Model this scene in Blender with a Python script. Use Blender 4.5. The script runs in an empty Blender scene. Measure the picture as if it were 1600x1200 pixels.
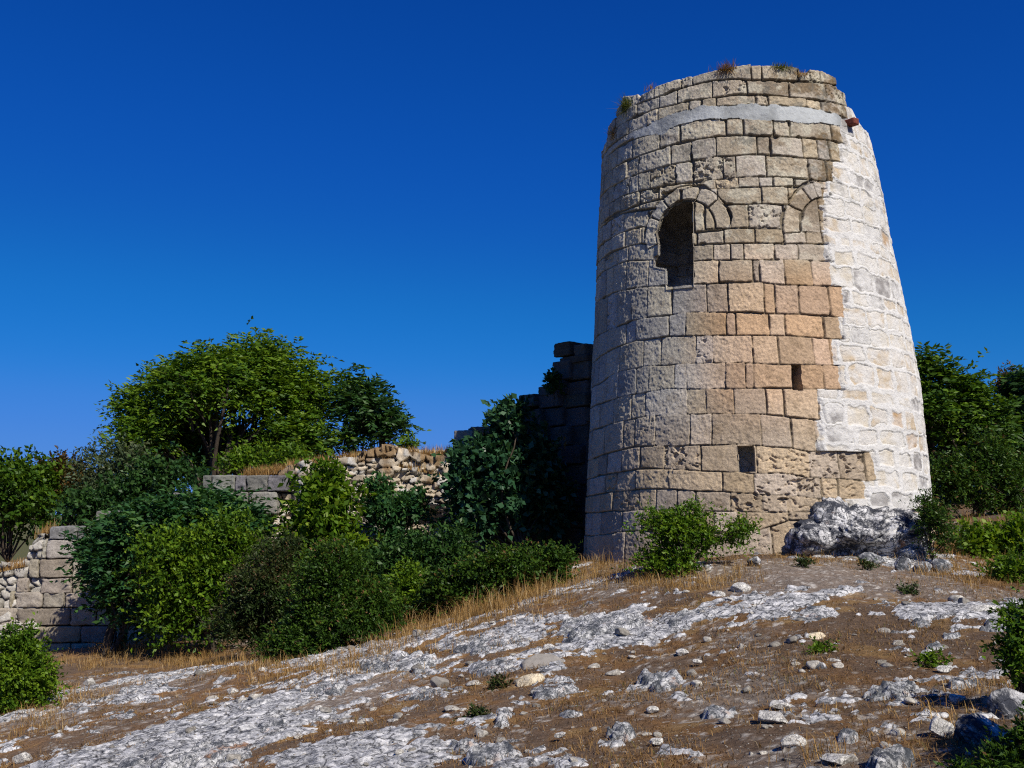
import bpy, math, random
import numpy as np
from mathutils import Matrix, Vector

# ---------------------------------------------------------------- camera, sky, sun, exposure
sc = bpy.context.scene
COL = sc.collection
FPX, PITCH, ROLL = 1600.0, math.atan(192 / 1600.0), -0.016      # eye at the origin, looking along +Y
cam = bpy.data.cameras.new("camera"); cam_o = bpy.data.objects.new("camera", cam); COL.objects.link(cam_o)
cam.sensor_width = 36.0; cam.lens = 36.0 * FPX / 1600.0; cam.clip_start = 0.1; cam.clip_end = 20000
_cp, _sp, _cr, _sr = math.cos(PITCH), math.sin(PITCH), math.cos(ROLL), math.sin(ROLL)
_R0, FWD, _U0 = np.array([1., 0, 0]), np.array([0, _cp, _sp]), np.array([0, -_sp, _cp])
RIGHT, UP = _cr * _R0 + _sr * _U0, -_sr * _R0 + _cr * _U0
cam_o.matrix_world = Matrix([[RIGHT[i], UP[i], -FWD[i], 0] for i in range(3)] + [[0, 0, 0, 1]])
sc.camera = cam_o

SUN_AZ, SUN_EL = math.radians(34), math.radians(43)             # azimuth from -Y (behind the camera) towards +X
SUN_DIR = np.array([math.sin(SUN_AZ) * math.cos(SUN_EL), -math.cos(SUN_AZ) * math.cos(SUN_EL), math.sin(SUN_EL)])
sun = bpy.data.lights.new("sun", "SUN"); sun.energy = 4.7; sun.angle = math.radians(0.5); sun.color = (1.0, 0.93, 0.82)
sun_o = bpy.data.objects.new("sun", sun); COL.objects.link(sun_o)
sun_o.rotation_euler = Vector(SUN_DIR).to_track_quat('Z', 'Y').to_euler()

W = bpy.data.worlds.new("World"); sc.world = W; W.use_nodes = True
wn = W.node_tree.nodes; wl = W.node_tree.links
sky = wn.new("ShaderNodeTexSky"); sky.sky_type = 'NISHITA'; sky.sun_disc = False
sky.sun_elevation = SUN_EL; sky.sun_rotation = math.pi - SUN_AZ
sky.altitude = 1500; sky.air_density = 1.0; sky.dust_density = 0.0; sky.ozone_density = 6.0
gam = wn.new("ShaderNodeGamma"); gam.inputs[1].default_value = 1.35
wl.new(sky.outputs[0], gam.inputs[0])
hsv = wn.new("ShaderNodeHueSaturation"); hsv.inputs['Saturation'].default_value = 1.09
hsv.inputs['Value'].default_value = 1.0
wl.new(gam.outputs[0], hsv.inputs['Color'])
sc1 = wn.new("ShaderNodeVectorMath"); sc1.operation = 'SCALE'; sc1.inputs['Scale'].default_value = 0.05
cur = wn.new("ShaderNodeRGBCurve"); cm = cur.mapping; cm.use_clip = False; cm.extend = 'HORIZONTAL'
def curve(k, pts):
    c = cm.curves[k]; c.points[0].location = pts[0]; c.points[1].location = pts[-1]
    for p in pts[1:-1]: c.points.new(*p)
curve(0, [(0, 0), (0.03, 0.004), (0.10, 0.014), (0.2, 0.042), (0.6, 0.08), (1, 0.10)])
curve(1, [(0, 0), (0.076, 0.052), (0.141, 0.084), (0.258, 0.143), (0.65, 0.205), (1, 0.22)])
curve(2, [(0, 0), (0.30, 0.33), (0.515, 0.43), (0.80, 0.55), (1, 0.60)]); cm.update()
sc2 = wn.new("ShaderNodeVectorMath"); sc2.operation = 'SCALE'; sc2.inputs['Scale'].default_value = 10.0
wl.new(hsv.outputs[0], sc1.inputs[0]); wl.new(sc1.outputs[0], cur.inputs['Color']); wl.new(cur.outputs[0], sc2.inputs[0])
wl.new(sc2.outputs[0], wn["Background"].inputs[0]); wn["Background"].inputs[1].default_value = 0.1
sc.view_settings.view_transform = 'Standard'; sc.view_settings.look = 'None'
sc.view_settings.exposure = 0.25; sc.view_settings.gamma = 1.0
sc.render.engine = 'CYCLES'
sc.cycles.max_bounces = 6; sc.cycles.transparent_max_bounces = 4
sc.cycles.use_denoising = False; sc.cycles.filter_width = 1.15; sc.cycles.use_adaptive_sampling = False
sc.cycles.sample_clamp_indirect = 3.0

# ---------------------------------------------------------------- numbers: noise, cells, points
def hsh(ix, iy, iz, s):
    with np.errstate(over='ignore'):
        h = (ix.astype(np.int64).astype(np.uint32) * np.uint32(374761393) + iy.astype(np.int64).astype(np.uint32) * np.uint32(668265263)
             + iz.astype(np.int64).astype(np.uint32) * np.uint32(2147483647) + np.uint32((s * 974634777 + 12345) & 0xffffffff))
        h = (h ^ (h >> np.uint32(13))) * np.uint32(1274126177)
        h = (h ^ (h >> np.uint32(15))) * np.uint32(2246822519)
        h = h ^ (h >> np.uint32(13))
    return (h & np.uint32(0xffffff)).astype(np.float32) / 16777216.0

def vn(p, s=0):
    p = np.asarray(p, np.float32); i = np.floor(p); f = p - i; f = f * f * f * (f * (f * 6 - 15) + 10)
    i = i.astype(np.int32); r = 0
    for dx in (0, 1):
        wx = f[:, 0] if dx else 1 - f[:, 0]
        for dy in (0, 1):
            wy = f[:, 1] if dy else 1 - f[:, 1]
            for dz in (0, 1):
                wz = f[:, 2] if dz else 1 - f[:, 2]
                r = r + wx * wy * wz * hsh(i[:, 0] + dx, i[:, 1] + dy, i[:, 2] + dz, s)
    return r * 2 - 1

def fbm(p, o=4, s=0, g=0.5):
    p = np.asarray(p, np.float32); a, r, t = 1.0, 0, 0
    for k in range(o):
        r = r + a * vn(p * (2.03 ** k) + k * 17.3, s + k); t += a; a *= g
    return r / t

def ridged(p, o=3, s=0):
    p = np.asarray(p, np.float32); a, r, t = 1.0, 0, 0
    for k in range(o):
        r = r + a * (1 - np.abs(vn(p * (2.1 ** k) + k * 9.1, s + k)) * 1.6); t += a; a *= 0.5
    return r / t

def cells(u, v, s=0, jit=0.8):
    """distance to nearest / second cell point and the nearest cell's id, on the unit lattice"""
    iu, iv = np.floor(u).astype(np.int32), np.floor(v).astype(np.int32)
    F1 = np.full(u.shape, 9., np.float32); F2 = F1.copy(); I = np.zeros(u.shape, np.int64); z = np.zeros_like(iu)
    for a in (-1, 0, 1):
        for b in (-1, 0, 1):
            cx, cy = iu + a, iv + b
            px = cx + 0.5 + jit * (hsh(cx, cy, z, s) - 0.5); py = cy + 0.5 + jit * (hsh(cx, cy, z, s + 1) - 0.5)
            d = np.hypot(px - u, py - v); m = d < F1
            F2 = np.where(m, F1, np.minimum(F2, d)); I = np.where(m, (cx.astype(np.int64) + 5000) * 20011 + cy + 5000, I); F1 = np.where(m, d, F1)
    return F1, F2, I

def rnd_id(I, s):
    I = np.asarray(I); return hsh((I % 65521).astype(np.int32), (I // 65521).astype(np.int32), np.zeros_like(I, dtype=np.int32), s)

def sstep(a, b, x):
    t = np.clip((x - a) / (b - a), 0, 1); return t * t * (3 - 2 * t)

def ray(px, py):
    d = (px - 800) * RIGHT - (py - 600) * UP + FPX * FWD
    return d / d[1]
def at(px, py, Y): return ray(px, py) * Y

# ---------------------------------------------------------------- scene helpers
def mesh_obj(name, v, f, mat, parent=None, tone=None, smooth=True, loc=None):
    """v (N,3), f (M,3|4) int array -> ONE mesh object"""
    me = bpy.data.meshes.new(name); v = np.asarray(v, np.float32); f = np.asarray(f, np.int32)
    if loc is not None: v = v - np.asarray(loc, np.float32)
    n, k = f.shape
    me.vertices.add(len(v)); me.vertices.foreach_set("co", v.ravel())
    me.loops.add(n * k); me.loops.foreach_set("vertex_index", f.ravel())
    me.polygons.add(n); me.polygons.foreach_set("loop_start", np.arange(0, n * k, k, dtype=np.int32))
    me.update(calc_edges=True)
    if smooth: me.polygons.foreach_set("use_smooth", np.ones(n, bool))
    if tone is not None:
        a = me.color_attributes.new("tone", 'FLOAT_COLOR', 'POINT'); t = np.ones((len(v), 4), np.float32); t[:, :np.shape(tone)[1]] = tone
        a.data.foreach_set("color", t.ravel())
    me.materials.append(mat)
    o = bpy.data.objects.new(name, me); COL.objects.link(o)
    if loc is not None: o.location = [float(c) for c in loc]
    if parent is not None: adopt(o, parent)
    return o
def adopt(o, parent):
    w, q = Vector((0, 0, 0)), parent
    while q is not None: w += q.location; q = q.parent
    o.parent = parent; o.location = Vector(o.location) - w
def thing(name, label, cat, loc, group=None):
    o = bpy.data.objects.new(name, None); COL.objects.link(o); o.location = [float(c) for c in loc]; o.empty_display_size = 0.2
    return tag(o, label, cat, group)
def tag(o, label, cat, group=None):
    o["label"] = label; o["category"] = cat
    if group: o["group"] = group
    return o
def setting(o, kind='structure', label=None, cat=None):
    o["kind"] = kind
    if label: o["label"] = label
    if cat: o["category"] = cat
    return o
def grid_faces(nr, nc):
    a = np.arange(nr * nc).reshape(nr, nc)
    return np.stack([a[:-1, :-1], a[:-1, 1:], a[1:, 1:], a[1:, :-1]], -1).reshape(-1, 4)
def subset(v, f, tone):
    u, inv = np.unique(f, return_inverse=True)
    return v[u], inv.reshape(f.shape), tone[u]

# ---------------------------------------------------------------- materials
class NT:
    def __init__(s, name):
        s.m = bpy.data.materials.new(name); s.m.use_nodes = True; s.t = s.m.node_tree
        s.b = s.t.nodes["Principled BSDF"]; s.out = s.t.nodes["Material Output"]
    def n(s, t, **k):
        q = s.t.nodes.new(t)
        for a, b in k.items(): setattr(q, a, b)
        return q
    def l(s, a, b): s.t.links.new(a, b)
    def noise(s, scale, detail=4, rough=0.6, vec=None, dist=0.0):
        q = s.n("ShaderNodeTexNoise"); q.inputs['Scale'].default_value = scale; q.inputs['Detail'].default_value = detail
        q.inputs['Roughness'].default_value = rough; q.inputs['Distortion'].default_value = dist
        s.l(vec or s.vec(), q.inputs['Vector']); return q.outputs[0]
    def vec(s):
        if not hasattr(s, '_v'):
            q = s.n("ShaderNodeTexCoord"); s._v = q.outputs['Object']
        return s._v
    def ramp(s, fac, stops):
        q = s.n("ShaderNodeValToRGB"); e = q.color_ramp.elements
        while len(e) < len(stops): e.new(0.5)
        for k, (p, c) in enumerate(stops):
            e[k].position = p; e[k].color = (*c, 1) if len(c) == 3 else c
        s.l(fac, q.inputs[0]); return q.outputs[0]
    def mix(s, a, b, fac, mode='MIX'):
        q = s.n("ShaderNodeMix", data_type='RGBA', blend_type=mode)
        for sock, val in ((q.inputs[0], fac), (q.inputs[6], a), (q.inputs[7], b)):
            if isinstance(val, (int, float)): sock.default_value = val
            elif isinstance(val, tuple): sock.default_value = (*val, 1)
            else: s.l(val, sock)
        return q.outputs[2]
    def attr(s, name="tone"):
        q = s.n("ShaderNodeAttribute"); q.attribute_name = name; return q.outputs['Color']
    def bump(s, h, dist, strength=1.0, prev=None):
        q = s.n("ShaderNodeBump"); q.inputs['Distance'].default_value = dist; q.inputs['Strength'].default_value = strength
        s.l(h, q.inputs['Height'])
        if prev is not None: s.l(prev, q.inputs['Normal'])
        return q.outputs[0]
    def done(s, col, rough=0.9, normal=None, spec=0.2):
        if isinstance(col, tuple): s.b.inputs['Base Color'].default_value = (*col, 1)
        else: s.l(col, s.b.inputs['Base Color'])
        s.b.inputs['Roughness'].default_value = rough; s.b.inputs['Specular IOR Level'].default_value = spec
        if normal is not None: s.l(normal, s.b.inputs['Normal'])
        return s.m

def mat_masonry(name, stain=0.5, bump=0.012, grain=(0.62, 1.22)):
    q = NT(name); base = q.attr()
    g = q.ramp(q.noise(26, 6, 0.75), [(0.3, (grain[0],) * 3), (0.7, (grain[1],) * 3)])
    c = q.mix(base, g, 1.0, 'MULTIPLY')
    m = q.ramp(q.noise(3.2, 6, 0.72), [(0.46, (0, 0, 0)), (0.66, (1, 1, 1))])
    c2 = q.mix(c, (0.62, 0.60, 0.56), 1.0, 'MULTIPLY')
    c = q.mix(c, c2, q.mix((0, 0, 0), m, stain))
    h1 = q.noise(22, 7, 0.78); h2 = q.noise(95, 3, 0.6)
    n = q.bump(h2, bump * 0.5, 0.8, q.bump(h1, bump * 1.9, 1.0))
    return q.done(c, 0.95, n, 0.1)

def mat_limestone(name, bmp=1.0, *, white=(0.70, 0.70, 0.69), dark=(0.10, 0.11, 0.125), lo=0.43, hi=0.57, scale=5.0, rust=True):
    q = NT(name)
    a = q.noise(scale, 7, 0.78, dist=0.4); m = q.ramp(a, [(lo, (0, 0, 0)), (hi, (1, 1, 1))])
    c = q.mix(dark, white, m)
    g = q.ramp(q.noise(scale * 7, 4, 0.7), [(0.3, (0.62,) * 3), (0.7, (1.12,) * 3)]); c = q.mix(c, g, 1.0, 'MULTIPLY')
    if rust:
        r = q.ramp(q.noise(2.3, 4, 0.6), [(0.63, (0, 0, 0)), (0.70, (0.8, 0.8, 0.8))]); c = q.mix(c, (0.30, 0.13, 0.04), r)
    w = q.n("ShaderNodeTexNoise"); w.inputs['Scale'].default_value = scale * 1.3; w.inputs['Detail'].default_value = 4; q.l(q.vec(), w.inputs['Vector'])
    wv = q.n("ShaderNodeMix", data_type='RGBA'); wv.inputs[0].default_value = 0.35; q.l(q.vec(), wv.inputs[6]); q.l(w.outputs['Color'], wv.inputs[7])
    vo = q.n("ShaderNodeTexVoronoi", feature='DISTANCE_TO_EDGE'); vo.inputs['Scale'].default_value = scale * 2.6; q.l(wv.outputs[2], vo.inputs['Vector'])
    ck = q.ramp(vo.outputs['Distance'], [(0.0, (0, 0, 0)), (0.09, (1, 1, 1))]); on = q.ramp(q.noise(scale * 0.9, 3, 0.5), [(0.36, (0, 0, 0)), (0.50, (1, 1, 1))])
    c = q.mix(c, q.mix(dark, c, ck), on)
    h = q.noise(scale * 4, 7, 0.8); h2 = q.noise(scale * 16, 4, 0.7)
    return q.done(c, 0.95, q.bump(h2, 0.004 * bmp, 0.8, q.bump(h, 0.016 * bmp, 1.0, q.bump(ck, 0.018 * bmp, 0.7))), 0.1)

def mat_leaf(name, stops, trans=0.28, rough=0.5):
    """colour from each leaf's own tone value"""
    q = NT(name); a = q.n("ShaderNodeSeparateColor"); q.l(q.attr(), a.inputs[0])
    c = q.ramp(a.outputs[0], stops)
    q.b.inputs['Roughness'].default_value = rough; q.b.inputs['Specular IOR Level'].default_value = 0.25; q.l(c, q.b.inputs['Base Color'])
    t = q.n("ShaderNodeBsdfTranslucent"); q.l(q.mix(c, (1.2, 1.15, 0.5), 1.0, 'MULTIPLY'), t.inputs[0])
    s = q.n("ShaderNodeMixShader"); s.inputs[0].default_value = trans
    q.l(q.b.outputs[0], s.inputs[1]); q.l(t.outputs[0], s.inputs[2]); q.l(s.outputs[0], q.out.inputs[0])
    return q.m
def mat_plain(name, c, var=0.35, scale=8, bump=0.01):
    q = NT(name); g = q.ramp(q.noise(scale, 5, 0.7), [(0.3, tuple(x * (1 - var) for x in c)), (0.7, tuple(x * (1 + var) for x in c))])
    return q.done(g, 0.9, q.bump(q.noise(scale * 5, 4, 0.7), bump), 0.15)

M_ASHLAR = mat_masonry("weathered_ashlar", 0.45)
M_WHITE = mat_masonry("limed_rubble", 0.16, 0.014, (0.86, 1.08))
M_CEMENT = mat_masonry("cement_render", 0.25, 0.008, (0.86, 1.08))
M_WALL = mat_masonry("old_wall_stone", 0.6, 0.014)
M_LEDGE = mat_limestone("lichened_limestone")
M_BOULDER = mat_limestone("dark_lichened_limestone", white=(0.72, 0.715, 0.70), dark=(0.06, 0.065, 0.08), lo=0.45, hi=0.56, scale=3.4)
M_STONE = mat_limestone("pale_limestone", 0.6, white=(0.74, 0.72, 0.66), dark=(0.30, 0.29, 0.275), lo=0.34, hi=0.49, scale=7.0, rust=False)
M_CHIP = mat_limestone("limestone_flake", 0.02, white=(0.62, 0.60, 0.55), dark=(0.22, 0.21, 0.195), lo=0.36, hi=0.58, scale=1.6, rust=False)
_n = M_CHIP.node_tree; _b = _n.nodes["Principled BSDF"]; _src = _b.inputs['Base Color'].links[0].from_socket
_oi = _n.nodes.new("ShaderNodeObjectInfo"); _rp = _n.nodes.new("ShaderNodeValToRGB"); _rp.color_ramp.elements[0].color = (.45, .43, .40, 1); _rp.color_ramp.elements[1].color = (1.15, 1.13, 1.08, 1)
_mx = _n.nodes.new("ShaderNodeMix"); _mx.data_type = 'RGBA'; _mx.blend_type = 'MULTIPLY'; _mx.inputs[0].default_value = 1.0
_n.links.new(_oi.outputs['Random'], _rp.inputs[0]); _n.links.new(_src, _mx.inputs[6]); _n.links.new(_rp.outputs[0], _mx.inputs[7]); _n.links.new(_mx.outputs[2], _b.inputs['Base Color'])
M_CUT = mat_plain("cut_stone", (0.27, 0.25, 0.22), 0.2, 14, 0.006)
M_CREAM = mat_limestone("cream_limestone", 0.4, white=(0.74, 0.64, 0.46), dark=(0.46, 0.37, 0.24), lo=0.28, hi=0.5, scale=6.0, rust=False)
M_BARK = mat_plain("bark", (0.07, 0.055, 0.04), 0.5, 14, 0.02)
M_RUST = mat_plain("rusty_beam", (0.16, 0.05, 0.035), 0.4, 30, 0.004)
G_MID = mat_leaf("green_leaf", [(0, (0.018, 0.048, 0.005)), (0.5, (0.062, 0.135, 0.008)), (1, (0.16, 0.25, 0.014))])
G_DARK = mat_leaf("dark_leaf", [(0, (0.010, 0.032, 0.010)), (0.6, (0.028, 0.078, 0.016)), (1, (0.065, 0.13, 0.030))], 0.25)
G_TEAL = mat_leaf("bluish_leaf", [(0, (0.010, 0.040, 0.014)), (0.6, (0.030, 0.095, 0.028)), (1, (0.075, 0.16, 0.036))], 0.28)
G_YEL = mat_leaf("yellow_green_leaf", [(0, (0.030, 0.075, 0.005)), (0.6, (0.095, 0.185, 0.010)), (1, (0.21, 0.29, 0.022))], 0.38)
G_FIG = mat_leaf("glossy_leaf", [(0, (0.012, 0.042, 0.018)), (0.6, (0.030, 0.085, 0.038)), (1, (0.062, 0.14, 0.066))], 0.25, 0.3)
G_JUN = mat_leaf("juniper_needle", [(0, (0.010, 0.030, 0.004)), (0.6, (0.034, 0.080, 0.008)), (0.93, (0.075, 0.135, 0.012)), (1, (0.14, 0.075, 0.03))], 0.2)
G_BUSH = mat_leaf("mid_dark_leaf", [(0, (0.014, 0.040, 0.005)), (0.55, (0.045, 0.105, 0.008)), (1, (0.125, 0.21, 0.014))], 0.28)
G_BROWN = mat_leaf("brownish_needle", [(0, (0.012, 0.028, 0.007)), (0.5, (0.032, 0.058, 0.012)), (0.85, (0.060, 0.070, 0.022)), (1, (0.12, 0.06, 0.03))], 0.2)
G_OLIVE = mat_leaf("grey_olive_leaf", [(0, (0.040, 0.065, 0.030)), (0.6, (0.075, 0.110, 0.050)), (1, (0.14, 0.16, 0.07))], 0.3)
G_RUST = mat_leaf("autumn_leaf", [(0, (0.035, 0.045, 0.010)), (0.5, (0.075, 0.060, 0.016)), (1, (0.15, 0.075, 0.025))], 0.3)
M_GRASS = mat_leaf("dry_grass", [(0, (0.13, 0.070, 0.024)), (0.4, (0.30, 0.165, 0.05)), (0.75, (0.50, 0.33, 0.125)), (1, (0.46, 0.39, 0.26))], 0.3, 0.8)
M_THATCH = mat_leaf("brown_thatch", [(0, (0.13, 0.078, 0.034)), (0.6, (0.22, 0.125, 0.045)), (0.93, (0.34, 0.21, 0.08)), (1, (0.12, 0.13, 0.03))], 0.2, 0.85)
M_TUFT = mat_leaf("green_tuft", [(0, (0.05, 0.07, 0.015)), (0.6, (0.10, 0.13, 0.03)), (1, (0.25, 0.20, 0.06))], 0.3, 0.8)

# ---------------------------------------------------------------- the ground
_G = [(0,1200,10.0),(400,1200,7.8),(800,1200,6.6),(1200,1200,5.9),(1600,1200,5.4),(0,1090,14.5),(400,1085,12),(800,1080,10),(1200,1060,8.8),(1600,1060,8.0),
      (400,1030,16.5),(620,985,17),(860,905,16.5),(1000,930,13.5),(1000,882,16.8),(1200,872,15.2),(1340,876,15.4),(1200,930,12.3),(1200,990,10.5),(1450,885,15.5),(1450,922,12.5),
      (1600,942,11.5),(1600,900,15),(1550,825,19),(80,1022,22.6),(230,1030,20),(160,1060,16),(300,1048,17.5),(920,868,20),(500,1000,19.5),(700,945,21),
      (1500,815,22),(1600,800,26)]
_P = np.array([at(*g) for g in _G] + [(-2, 23.5, -2.2), (1, 22, -1.5), (-6, 23.5, -2.8), (-14, 24, -3.6), (4.5, 19.5, -0.85), (0, 0, -1.7), (-6, 2, -2.4), (6, 2, -1.3), (0, -10, -1.9),
     (-14, 36, -1.2), (0, 40, -0.6), (12, 36, 0.3), (-32, 40, -4), (34, 40, 0), (-30, 5, -5), (30, 5, 0.4), (-30, -20, -5), (30, -20, -1)])
def _tps(a, b):
    r2 = ((a[:, None, :2] - b[None, :, :2]) ** 2).sum(-1); return 0.5 * r2 * np.log(r2 + 1e-9)
_n = len(_P); _A = np.zeros((_n + 3, _n + 3)); _A[:_n, :_n] = _tps(_P, _P) + np.eye(_n) * 0.6
_A[:_n, _n:] = np.c_[np.ones(_n), _P[:, :2]]; _A[_n:, :_n] = _A[:_n, _n:].T
_w = np.linalg.solve(_A, np.r_[_P[:, 2], 0, 0, 0])
def base_z(xy):
    xy = np.atleast_2d(np.asarray(xy, float)); out = np.empty(len(xy))
    for k in range(0, len(xy), 60000):
        q = xy[k:k + 60000]; z = _tps(q, _P) @ _w[:_n] + _w[_n] + q @ _w[_n + 1:]
        r = np.hypot(q[:, 0], q[:, 1] - 16); t = sstep(26, 75, r); out[k:k + 60000] = np.clip(z, -9, 3) * (1 - t) - 6.0 * t
    return out
ROCKY = [(*at(x, y, Y)[:2], ra, rb) for x, y, Y, ra, rb in ((950, 975, 11.3, 1.3, .55), (1080, 968, 11.6, .8, .5), (1240, 962, 11.6, 1.1, .5), (1470, 968, 10.8, .9, .45), (620, 1034, 13.5, 1.2, .5), (770, 1004, 13.2, 1.1, .4), (400, 1110, 11.0, .9, .4), (250, 1185, 9.0, 1.6, .45), (560, 1172, 8.2, .8, .3), (200, 1085, 14.5, 1.2, .4))]
STR = np.array([math.cos(0.62), math.sin(0.62)]); STN = np.array([-STR[1], STR[0]])       # run of the rock strata
def near_w(xy): return 1 - sstep(22, 40, np.hypot(xy[:, 0], xy[:, 1] - 12))
def rock_field(xy):
    a, b = xy @ STR, xy @ STN
    p = np.c_[a * 0.8, b * 1.7, np.zeros(len(a))]
    f = fbm(p, 5, 71, 0.62) + 0.42 * fbm(np.c_[a * 0.16, b * 0.3, np.ones(len(a))], 2, 5)
    path = np.exp(-(((xy[:, 0] - 3.9) / 1.7) ** 2 + ((xy[:, 1] - 13.9) / 1.5) ** 2))          # bare trodden mound before the boulder
    f = f - 0.9 * path + 0.16 * sstep(1.5, -3.5, xy[:, 0]) * (1 - sstep(12, 17, xy[:, 1]))
    for bx, by, ra, rb in ROCKY:
        d = xy - np.array([bx, by]); f = f + 0.42 * np.exp(-((d @ STR) / ra) ** 2 - ((d @ STN) / rb) ** 2)
    f = f - 0.55 * sstep(-0.6, 1.2, xy[:, 0]) * (1 - sstep(8.6, 10.5, xy[:, 1])) - 0.20 - 0.5 * sstep(15, 19, xy[:, 1])
    return f
def ground(xy):
    """height, rock exposure 0..1"""
    xy = np.atleast_2d(np.asarray(xy, float)); w = near_w(xy); z3 = np.zeros(len(xy))
    p = np.c_[xy, z3]
    z = base_z(xy) + w * (0.07 * fbm(p * 0.8, 3, 3) + 0.022 * fbm(p * 4, 3, 9) + 0.008 * fbm(p * 15, 2, 12))
    f = rock_field(xy); br = fbm(p * 3.4, 5, 21, 0.68); m = sstep(0.07, 0.14, f + 0.38 * br) * w
    frag = fbm(p * np.array([3.0, 4.2, 1]), 4, 25, 0.62); m = np.maximum(m, sstep(0.33, 0.39, frag + 0.35 * np.clip(f + 0.1, -0.4, 0.3)) * w * (1 - sstep(14, 17, xy[:, 1])))
    z = z + m * (0.02 + 0.06 * np.clip(f - 0.15, 0, 0.5) + 0.030 * ridged(p * 8, 4, 33) + 0.012 * fbm(p * 30, 2, 35))
    return z, m, f
def gz(x, y): return float(ground([[x, y]])[0][0])
def gpt(px, py, y0=4.0, y1=40.0):
    """first point where the sight line through (px, py) meets the ground"""
    d = ray(px, py); Y = np.linspace(y0, y1, 500); P = d[None] * Y[:, None]; h = P[:, 2] - base_z(P[:, :2])
    k = np.argmax(h < 0)
    if h[k] >= 0: k = len(Y) - 1
    t = Y[k] if k == 0 else Y[k - 1] + (Y[k] - Y[k - 1]) * h[k - 1] / (h[k - 1] - h[k] + 1e-9)
    return d * t

def _axis(lo, hi, step, far, g=1.12):
    c = list(np.arange(lo, hi + 1e-6, step)); s, x = step, hi
    while x < far: s *= g; x += s; c.append(x)
    s, x = step, lo; L = []
    while x > -far: s *= g; x -= s; L.append(x)
    return np.array(L[::-1] + c)
def build_ground():
    X, Y = _axis(-8.5, 8.0, 0.034, 4000), _axis(4.6, 18.5, 0.034, 4000)
    gx, gy = np.meshgrid(X, Y); xy = np.c_[gx.ravel(), gy.ravel()]
    z, m, f = ground(xy)
    v = np.c_[xy, z]; p = np.c_[xy, np.zeros(len(xy))]
    n1, n2, n3 = fbm(p * 0.55, 3, 41), fbm(p * 2.6, 4, 43), fbm(p * 9, 3, 47)
    brown, rust, grey, straw = (np.array(c) for c in ((0.165, 0.112, 0.074), (0.225, 0.125, 0.056), (0.25, 0.21, 0.175), (0.32, 0.205, 0.09)))
    a = sstep(-0.25, 0.3, n2 + 0.5 * n1)[:, None]; c = brown * (1 - a) + rust * a
    path = np.exp(-(((xy[:, 0] - 3.9) / 2.2) ** 2 + ((xy[:, 1] - 13.6) / 1.9) ** 2))
    b = sstep(0.05, 0.4, n1 * 0.8 + n3 * 0.4 + 0.5 * path)[:, None] * 0.8; c = c * (1 - b) + grey * b
    s = (sstep(0.25, 0.55, n2 - 0.4 * n1) * 0.8)[:, None]; c = c * (1 - s) + straw * s
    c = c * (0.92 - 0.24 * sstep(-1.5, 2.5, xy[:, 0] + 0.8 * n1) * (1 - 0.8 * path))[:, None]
    far = (1 - near_w(xy))[:, None]; c = c * (1 - far) + np.array((0.10, 0.10, 0.04)) * far
    gravel = (sstep(0.42, 0.6, vn(p * 26, 55)) * sstep(-0.1, 0.4, n1 + n3))[:, None] * near_w(xy)[:, None] * 0.75
    c = c * (1 - gravel) + np.array((0.5, 0.47, 0.42)) * gravel
    lich = sstep(-0.02, 0.20, fbm(p * 10, 5, 61, 0.75) + 0.08)[:, None]
    rk = np.array((0.11, 0.12, 0.13)) * (1 - lich) + np.array((0.68, 0.68, 0.67)) * lich
    q = NT("soil_and_bedrock"); base = q.attr()
    g = q.ramp(q.noise(30, 6, 0.75), [(0.3, (0.55,) * 3), (0.7, (1.4,) * 3)]); col = q.mix(base, g, 1.0, 'MULTIPLY')
    al = q.n("ShaderNodeAttribute"); al.attribute_name = "tone"
    ra = q.noise(8.5, 8, 0.8, dist=0.5); rm = q.ramp(ra, [(0.39, (0.10, 0.105, 0.12)), (0.48, (0.34, 0.345, 0.35)), (0.58, (0.72, 0.715, 0.70))])
    w = q.n("ShaderNodeTexNoise"); w.inputs['Scale'].default_value = 5.0; w.inputs['Detail'].default_value = 5; q.l(q.vec(), w.inputs['Vector'])
    wv = q.n("ShaderNodeMix", data_type='RGBA'); wv.inputs[0].default_value = 0.25; q.l(q.vec(), wv.inputs[6]); q.l(w.outputs['Color'], wv.inputs[7])
    vo = q.n("ShaderNodeTexVoronoi", feature='DISTANCE_TO_EDGE'); vo.inputs['Scale'].default_value = 7.0; q.l(wv.outputs[2], vo.inputs['Vector'])
    ck = q.ramp(vo.outputs['Distance'], [(0.0, (0.10, 0.10, 0.11)), (0.06, (1, 1, 1))]); rk = q.mix(rm, ck, 0.85, 'MULTIPLY'); rk = q.mix(rk, g, 0.6, 'MULTIPLY')
    th = q.n("ShaderNodeMath"); th.operation = 'ADD'; q.l(al.outputs['Alpha'], th.inputs[0]); nn = q.n("ShaderNodeMath"); nn.operation = 'MULTIPLY_ADD'; q.l(q.noise(18, 5, 0.7), nn.inputs[0]); nn.inputs[1].default_value = 1.1; nn.inputs[2].default_value = -0.55; q.l(nn.outputs[0], th.inputs[1])
    col = q.mix(col, rk, q.ramp(th.outputs[0], [(0.40, (0, 0, 0)), (0.52, (1, 1, 1))]))
    sp = q.ramp(q.noise(70, 2, 0.5), [(0.68, (0, 0, 0)), (0.74, (1, 1, 1))]); col = q.mix(col, (0.5, 0.47, 0.41), q.mix((0, 0, 0), sp, 0.55))
    nr = q.bump(q.noise(120, 4, 0.7), 0.006, 0.8, q.bump(q.noise(28, 6, 0.75), 0.02, 0.9, q.bump(ck, 0.015, 0.7)))
    m_ = q.done(col, 0.95, nr, 0.1)
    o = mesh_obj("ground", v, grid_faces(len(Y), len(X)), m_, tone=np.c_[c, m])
    setting(o, 'structure', "dry brown limestone hillside falling to the left", "ground")
    return o
build_ground()

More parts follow.
